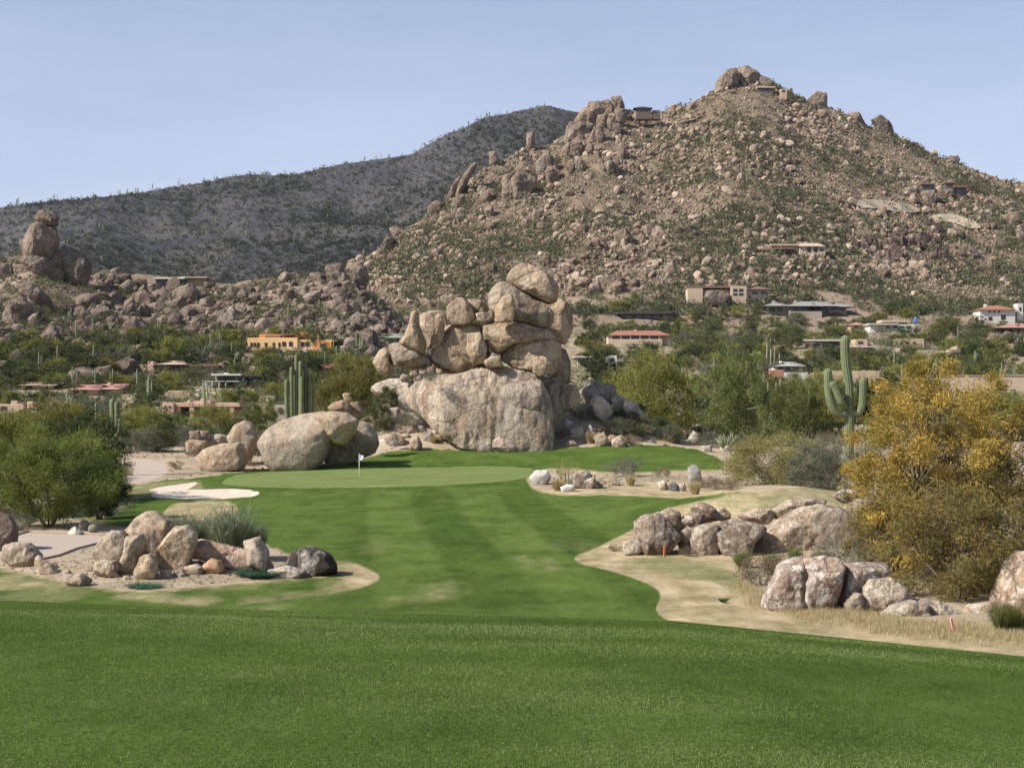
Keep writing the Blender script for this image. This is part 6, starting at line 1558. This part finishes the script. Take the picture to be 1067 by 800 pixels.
    for (u, vt, r, yy) in [(309,369,2.2,0),(304.5,382,2.1,-.3),(313.5,376,2.1,-.25),(318,382,2.0,.3),(299.5,395,2.0,-.4),(322,389,1.7,.1),(307,390,1.7,.5),(315,392,1.7,-.55),(326,400,1.5,.3)]:
        st.append(([((u-309)*k*.55, yy*.6, 0), ((u-309)*k*.9, yy, (b0-b0+2.0)), ((u-309)*k, yy, 3.5), ((u-309)*k*1.03, yy, (b0-vt)*k*.8), ((u-309)*k*1.03, yy, (b0-vt)*k)], r*k))
    saguaro((x, d, zb), st, 'cluster of many tall cactus stems behind the great smooth boulder', n=26, seg=40)
    # left saguaro
    d = 118.0; k = d/F; x = (118-CU)*k; zb = EYE+(HOR-489)*k
    P2 = lambda L: [((u-118)*k, yy, (489-v)*k) for u, v, yy in L]
    saguaro((x, d, zb), [(P2([(118,490,0),(118,465,0),(117.5,440,0),(117,415,0)]), 3.1*k), (P2([(118,452,0),(122,448,-.1),(122.5,436,-.1),(122,418,-.1)]), 2.5*k),
        (P2([(118,455,0),(123,453,-.3),(125.5,448,-.3),(125.8,436,-.3)]), 1.9*k), (P2([(118,462,0),(114,459,-.2),(113,450,-.2),(113.5,439,-.2)]), 1.9*k)],
        'saguaro with close set arms beside the far cart path on the left', n=30, seg=42)
    # mid distance named cacti
    md = [(simple_saguaro_mesh(5.0, 0, 1), 100, 440, 150, .9, 'single slim saguaro left of the saguaro with close set arms'),
          (simple_saguaro_mesh(5.0, 3, 2), 155, 418, 240, 1.1, 'branching saguaro beyond the pink roofed house'),
          (simple_saguaro_mesh(5.0, 1, 3), 213, 420, 215, 1.0, 'one armed saguaro left of the pueblo house porch')]
    for m, u, v, d, s, lab in md:
        x = (u-CU)/F*d; place_one(m, 'saguaro', (x, d, gz(x, d)), lab, 'saguaro cactus', None, s, .5)
    # small pale multi-stem plant under the palo verde
    m = MB()
    for i in range(15):
        a = -1.15+2.3*i/14; L_ = 1.9*random.uniform(.75, 1.1); m.tube([(0,.0,0),(math.sin(a)*L_*.45, random.uniform(-.2,.2), L_*.55*math.cos(a*.6)),(math.sin(a)*L_*.75, random.uniform(-.3,.3), L_*math.cos(a*.55))], [.07,.08,.03], 6)
    x = (757-CU)/F*139; tag(m.build('organ_cactus', MAT['cactus_far'], None, (x, 139, gz(x,139)), True), 'pale many stemmed cactus under the bright green palo verde', 'cactus')
    # fan palms
    for i, (u, vb, vt, s) in enumerate([(799,386,340,1),(807,386,339,1.05),(803,390,352,.8),(812,388,360,.7)]):
        h_ = hit(u, vb, 200, 500); d = h_[1]; Ht = (vb-vt)/F*d; r = np.random.default_rng(i)
        e = bpy.data.objects.new('fan_palm_tree', None); COL.objects.link(e); e.location = tuple(h_); tag(e, ['left of the two tall thin fan palms', 'right of the two tall thin fan palms', 'shorter fan palm between the two tall ones', 'shortest fan palm on the right of the palms'][i], 'palm tree')
        mt = MB(); mt.tube([(0,0,-.3),(.1,0,Ht*.5),(0,0,Ht)], [.28,.2,.17], 8); mt.build('trunk', MAT['bark_grey'], e, smooth=True)
        V=[]; T=[]
        for q in range(46):
            a = r.uniform(0,6.28); el = r.uniform(-.9,1.2); L_ = 2.3*s
            dr = np.array([math.cos(a)*math.cos(el), math.sin(a)*math.cos(el), math.sin(el)]); sd = np.cross(dr, (0,0,1)); c = np.array([0,0,Ht])+dr*.7*L_
            for j in range(6):
                f = (j-2.5)/2.5; tip = c + dr*L_*.55*(1-.3*f*f) + sd*f*.55*L_ + np.array([0,0,-.2*L_]); n_ = len(V); V += [c-sd*.22, c+sd*.22+np.array([0,0,.12]), tip]; T.append((n_,n_+1,n_+2))
        link('crown', mesh_np('crown', np.array(V), np.array(T), MAT['leaf_palm'], {'tone': r.random(len(V))}, False), parent=e)

def golf_things():
    x, y, z = hit(374.3, 502); s = y/F
    e = bpy.data.objects.new('flagstick', None); COL.objects.link(e); e.location = (x, y, z); tag(e, 'white flagstick with a small white flag on the putting green', 'flagstick')
    H_ = 29*s
    m = MB(); m.tube([(0,0,-.02),(0,0,H_)], [.022,.018], 10); m.tube([(0,0,H_),(0,0,H_+.04)], [.03,.02], 10); m.build('pole', MAT['pole'], e, smooth=True)
    m = MB(); n = 12; V=[]; Fq=[]
    for i in range(n+1):
        t = i/n
        for j in range(9):
            q = j/8; V.append((.018+t*.34*(1-.25*q), .06*math.sin(t*5+q*3)*t, H_-.03-q*.40-t*.13-.05*t*math.sin(q*3)))
    for i in range(n):
        for j in range(8): a = i*9+j; Fq.append((a, a+1, a+10, a+9))
    o = link('flag', mesh_np('flag', np.array(V), np.array(Fq), MAT['flag_white'], None, True), parent=e)
    md = o.modifiers.new('thick', 'SOLIDIFY'); md.thickness = .006
    m = MB(); m.box(.10, .22, -.012, -.006, H_-.28, H_-.16); b = m.build('emblem', MAT['flag_blue'], o)
    for u, v, h, lean, mt, lab in [(692, 580, 12, .05, 'stake_orange', 'short orange marker stake in front of the slanted boulder'), (994, 661, 17, -.22, 'stake_pink', 'leaning pink marker stake in front of the right boulders')]:
        x, y, z = hit(u, v); s = y/F; w = .028
        m = MB(); m.box(-w*1.3, w*1.3, -w, w, -.05, h*s*.93)
        k = len(m.v); zt = h*s
        m.v += [(-w*1.3,-w,h*s*.93),(w*1.3,-w,h*s*.93),(w*1.3,w,h*s*.93),(-w*1.3,w,h*s*.93),(0,0,zt)]; m.f += [(k,k+1,k+4),(k+1,k+2,k+4),(k+2,k+3,k+4),(k+3,k,k+4)]
        o = m.build('marker_stake', MAT[mt], None, (x, y, z)); o.rotation_euler = (0, lean, .3); tag(o, lab, 'marker stake')
    # kerb along the left cart path
    pts = [(16,558),(29,554),(70,556),(112,557.5)]; pts2 = [(104,566),(80,572),(62,579),(40,584)]
    for P, w in ((pts, .06), (pts2, .06)):
        m = MB(); Q = []
        for i in range(len(P)-1):
            for t in np.linspace(0, 1, 9)[: (9 if i == len(P)-2 else 8)]:
                q = hit(P[i][0]*(1-t)+P[i+1][0]*t, P[i][1]*(1-t)+P[i+1][1]*t); Q.append((q[0], q[1], q[2]+.04))
        m.tube(Q, [w]*len(Q), 8); tag(m.build('kerb', MAT['kerb'], None, (0,0,0), True), kind='structure')
    # post beside the far path
    x, y, z = hit(130, 487); m = MB(); m.tube([(0,0,-.1),(0,0,.75)], [.05,.05], 8); m.tube([(0,0,.75),(0,0,.8)], [.07,.03], 8)
    tag(m.build('bollard', MAT['dark_wood'], None, (x,y,z), True), 'short dark post at the bend of the far cart path', 'post')
    # bunker rake is not seen; a fallen green twig lies in the straw rough and divots on the brow
    m = MB(); r = random.Random(4)
    for i in range(9):
        a = r.uniform(0,6.28); L_ = r.uniform(.15,.3); m.tube([(0,0,.03),(math.cos(a)*L_*.5,math.sin(a)*L_*.5,.12),(math.cos(a)*L_,math.sin(a)*L_,.1+r.uniform(0,.1))],[.02,.05,.01],5)
    x, y, z = hit(753, 628); tag(m.build('weed', MAT['leafgreen'], None, (x,y,z)), 'small dark green weed in the straw coloured rough', 'weed')

def turf_blades():
    rg = np.random.default_rng(8); n = 700000
    # denser toward the viewer so each picture area gets its share
    d = 5.6*np.exp(rg.random(n)*math.log(31/5.6)); u = rg.uniform(-40, 1107, n)
    x = (u-CU)/F*d; 
    pat = fbm2(x*.22, d*.5, 4, 1.)*2.0
    z = H(x, d)
    cl = interp(d, [(0,1),(13,1),(22,.22),(40,.1)])
    hgt = cl*(.007+.008*rg.random(n))*(1+pat*.4)*np.clip(d/12, .8, 1.8)
    w = .0017*np.clip(d/8, 1, 3.0)
    a = rg.uniform(0, 6.28, n); ln = rg.normal(0, .7, (n,2))*hgt[:,None]
    ex = np.cos(a)*w; ey = np.sin(a)*w
    A = np.stack([x-ex, d-ey, z-.004], 1); B = np.stack([x+ex, d+ey, z-.004], 1); C = np.stack([x+ln[:,0], d+ln[:,1], z+hgt], 1)
    V = np.stack([A,B,C], 1).reshape(-1,3); T = np.arange(3*n).reshape(n,3)
    tone = np.repeat(np.clip(.42+pat*.5+rg.normal(0,.40,n), 0, 1), 3)
    tag(link('grass', mesh_np('grass', V, T, MAT['blade'], {'tone': tone}, False)), 'short mown green turf in the foreground', 'grass', None, 'stuff')
    # straw tufts edging the right boulders
    n = 26000; u = rg.uniform(770, 1100, n); v = interp(u, [(770,600),(790,622),(880,640),(960,652),(1100,662)]) + rg.normal(3, 5, n)
    g = [hit(a_, b_, 40, 90) for a_, b_ in zip(u[::80], v[::80])]
    x = []; y = []
    for q in g:
        x.append(q[0]+rg.normal(0,.26,80)); y.append(q[1]+rg.normal(0,.26,80))
    x = np.concatenate(x); y = np.concatenate(y); n = len(x); z = H(x, y)
    h_ = rg.uniform(.06,.26,n); a = rg.uniform(0,6.28,n); w = .008
    A = np.stack([x-np.cos(a)*w, y-np.sin(a)*w, z-.01],1); B = np.stack([x+np.cos(a)*w, y+np.sin(a)*w, z-.01],1); C = np.stack([x+rg.normal(0,.07,n), y+rg.normal(0,.07,n), z+h_],1)
    V = np.stack([A,B,C],1).reshape(-1,3)
    tag(link('dry_grass', mesh_np('dry_grass', V, np.arange(3*n).reshape(n,3), MAT['leaf_straw'], {'tone': np.repeat(rg.random(n),3)}, False)), 'dry straw grass along the foot of the right boulders', 'dry grass', None, 'stuff')

def haze():
    b = NB('haze_air'); v = b.n('VolumePrincipled'); v.inputs['Color'].default_value = (.86,.91,1,1); v.inputs['Density'].default_value = HAZE; v.inputs['Anisotropy'].default_value = .2
    b.t.links.new(v.outputs[0], b.out.inputs['Volume'])
    m = MB(); m.box(-2400, 2400, -30, 2650, -12, 520); tag(m.build('haze', b.m), 'thin pale haze in the desert air', 'haze', None, 'stuff')
HAZE = 1.8e-5
def world_cam():
    w = bpy.data.worlds.new('World'); SC.world = w; w.use_nodes = True; nt = w.node_tree; nt.nodes.clear()
    out = nt.nodes.new('ShaderNodeOutputWorld'); bg = nt.nodes.new('ShaderNodeBackground'); sky = nt.nodes.new('ShaderNodeTexSky')
    sky.sky_type = 'NISHITA'; sky.sun_disc = False
    el, az = R(40), R(-112)
    sky.sun_elevation = el; sky.sun_rotation = az; sky.altitude = 700; sky.air_density = 1.0; sky.dust_density = 2.6; sky.ozone_density = 3.5
    tc = nt.nodes.new('ShaderNodeTexCoord'); mp = nt.nodes.new('ShaderNodeVectorMath'); mp.operation = 'MULTIPLY'; mp.inputs[1].default_value = (1, 1, 5)
    no = nt.nodes.new('ShaderNodeTexNoise'); no.inputs['Scale'].default_value = 2.2; no.inputs['Detail'].default_value = 7; no.inputs['Roughness'].default_value = .6
    mr = nt.nodes.new('ShaderNodeMapRange'); mr.inputs[1].default_value = .35; mr.inputs[2].default_value = .75; mr.inputs[3].default_value = .0; mr.inputs[4].default_value = .18
    mx = nt.nodes.new('ShaderNodeMix'); mx.data_type = 'RGBA'; mx.inputs[7].default_value = (*CLOUD, 1)
    nt.links.new(tc.outputs['Generated'], mp.inputs[0]); nt.links.new(mp.outputs[0], no.inputs['Vector']); nt.links.new(no.outputs['Fac'], mr.inputs[0])
    # thin haze that thickens toward the horizon
    sx = nt.nodes.new('ShaderNodeSeparateXYZ'); nt.links.new(tc.outputs['Generated'], sx.inputs[0])
    hz = nt.nodes.new('ShaderNodeMapRange'); hz.interpolation_type = 'SMOOTHSTEP'; hz.inputs[1].default_value = 0; hz.inputs[2].default_value = .55; hz.inputs[3].default_value = .52; hz.inputs[4].default_value = 0
    nt.links.new(sx.outputs[2], hz.inputs[0]); ad = nt.nodes.new('ShaderNodeMath'); ad.operation = 'ADD'; nt.links.new(hz.outputs[0], ad.inputs[0]); nt.links.new(mr.outputs[0], ad.inputs[1]); nt.links.new(ad.outputs[0], mx.inputs[0])
    nt.links.new(sky.outputs[0], mx.inputs[6]); nt.links.new(mx.outputs[2], bg.inputs[0]); bg.inputs[1].default_value = SKYS; nt.links.new(bg.outputs[0], out.inputs[0])
    ld = bpy.data.lights.new('sun', 'SUN'); ld.energy = SUNE; ld.angle = R(.5); ld.color = (1.0, .945, .86)
    lo = bpy.data.objects.new('sun', ld); COL.objects.link(lo)
    dirv = Vector((math.sin(az)*math.cos(el), math.cos(az)*math.cos(el), math.sin(el)))
    lo.rotation_euler = dirv.to_track_quat('Z', 'Y').to_euler(); lo.location = (0,0,60)
    cd = bpy.data.cameras.new('camera'); co = bpy.data.objects.new('camera', cd); COL.objects.link(co)
    cd.sensor_fit = 'HORIZONTAL'; cd.sensor_width = 36; cd.lens = 36*F/1067; cd.shift_y = (HOR-400)/1067.; cd.clip_end = 9000; cd.clip_start = .1
    co.location = (0, 0, EYE); co.rotation_euler = (R(90), 0, 0); SC.camera = co
    vs = SC.view_settings; vs.view_transform = 'Standard'; vs.look = 'None'; vs.gamma = 1; vs.use_curve_mapping = False; vs.exposure = EXPO
    SC.cycles.max_bounces = 6; SC.cycles.diffuse_bounces = 3; SC.cycles.transparent_max_bounces = 6; SC.cycles.use_denoising = True
SKYS = .092; SUNE = 5.0; EXPO = 0.52; CLOUD = (6.3, 6.6, 8.2)
make_mats()
MAT['dark_rock'] = rock_mat('granite_dark', (.085,.058,.05), (.14,.10,.082), (.20,.155,.13), .3, (.08,.05,.045), .4, .2, .8, bumpd=.08)
build_ground(); build_hills(); build_rocks(); build_houses(); hero_plants(); scatter_hill(); scatter_trees(); golf_things(); turf_blades(); haze(); world_cam()
print('rocks', ROCKN[0], 'objects', len(bpy.data.objects))
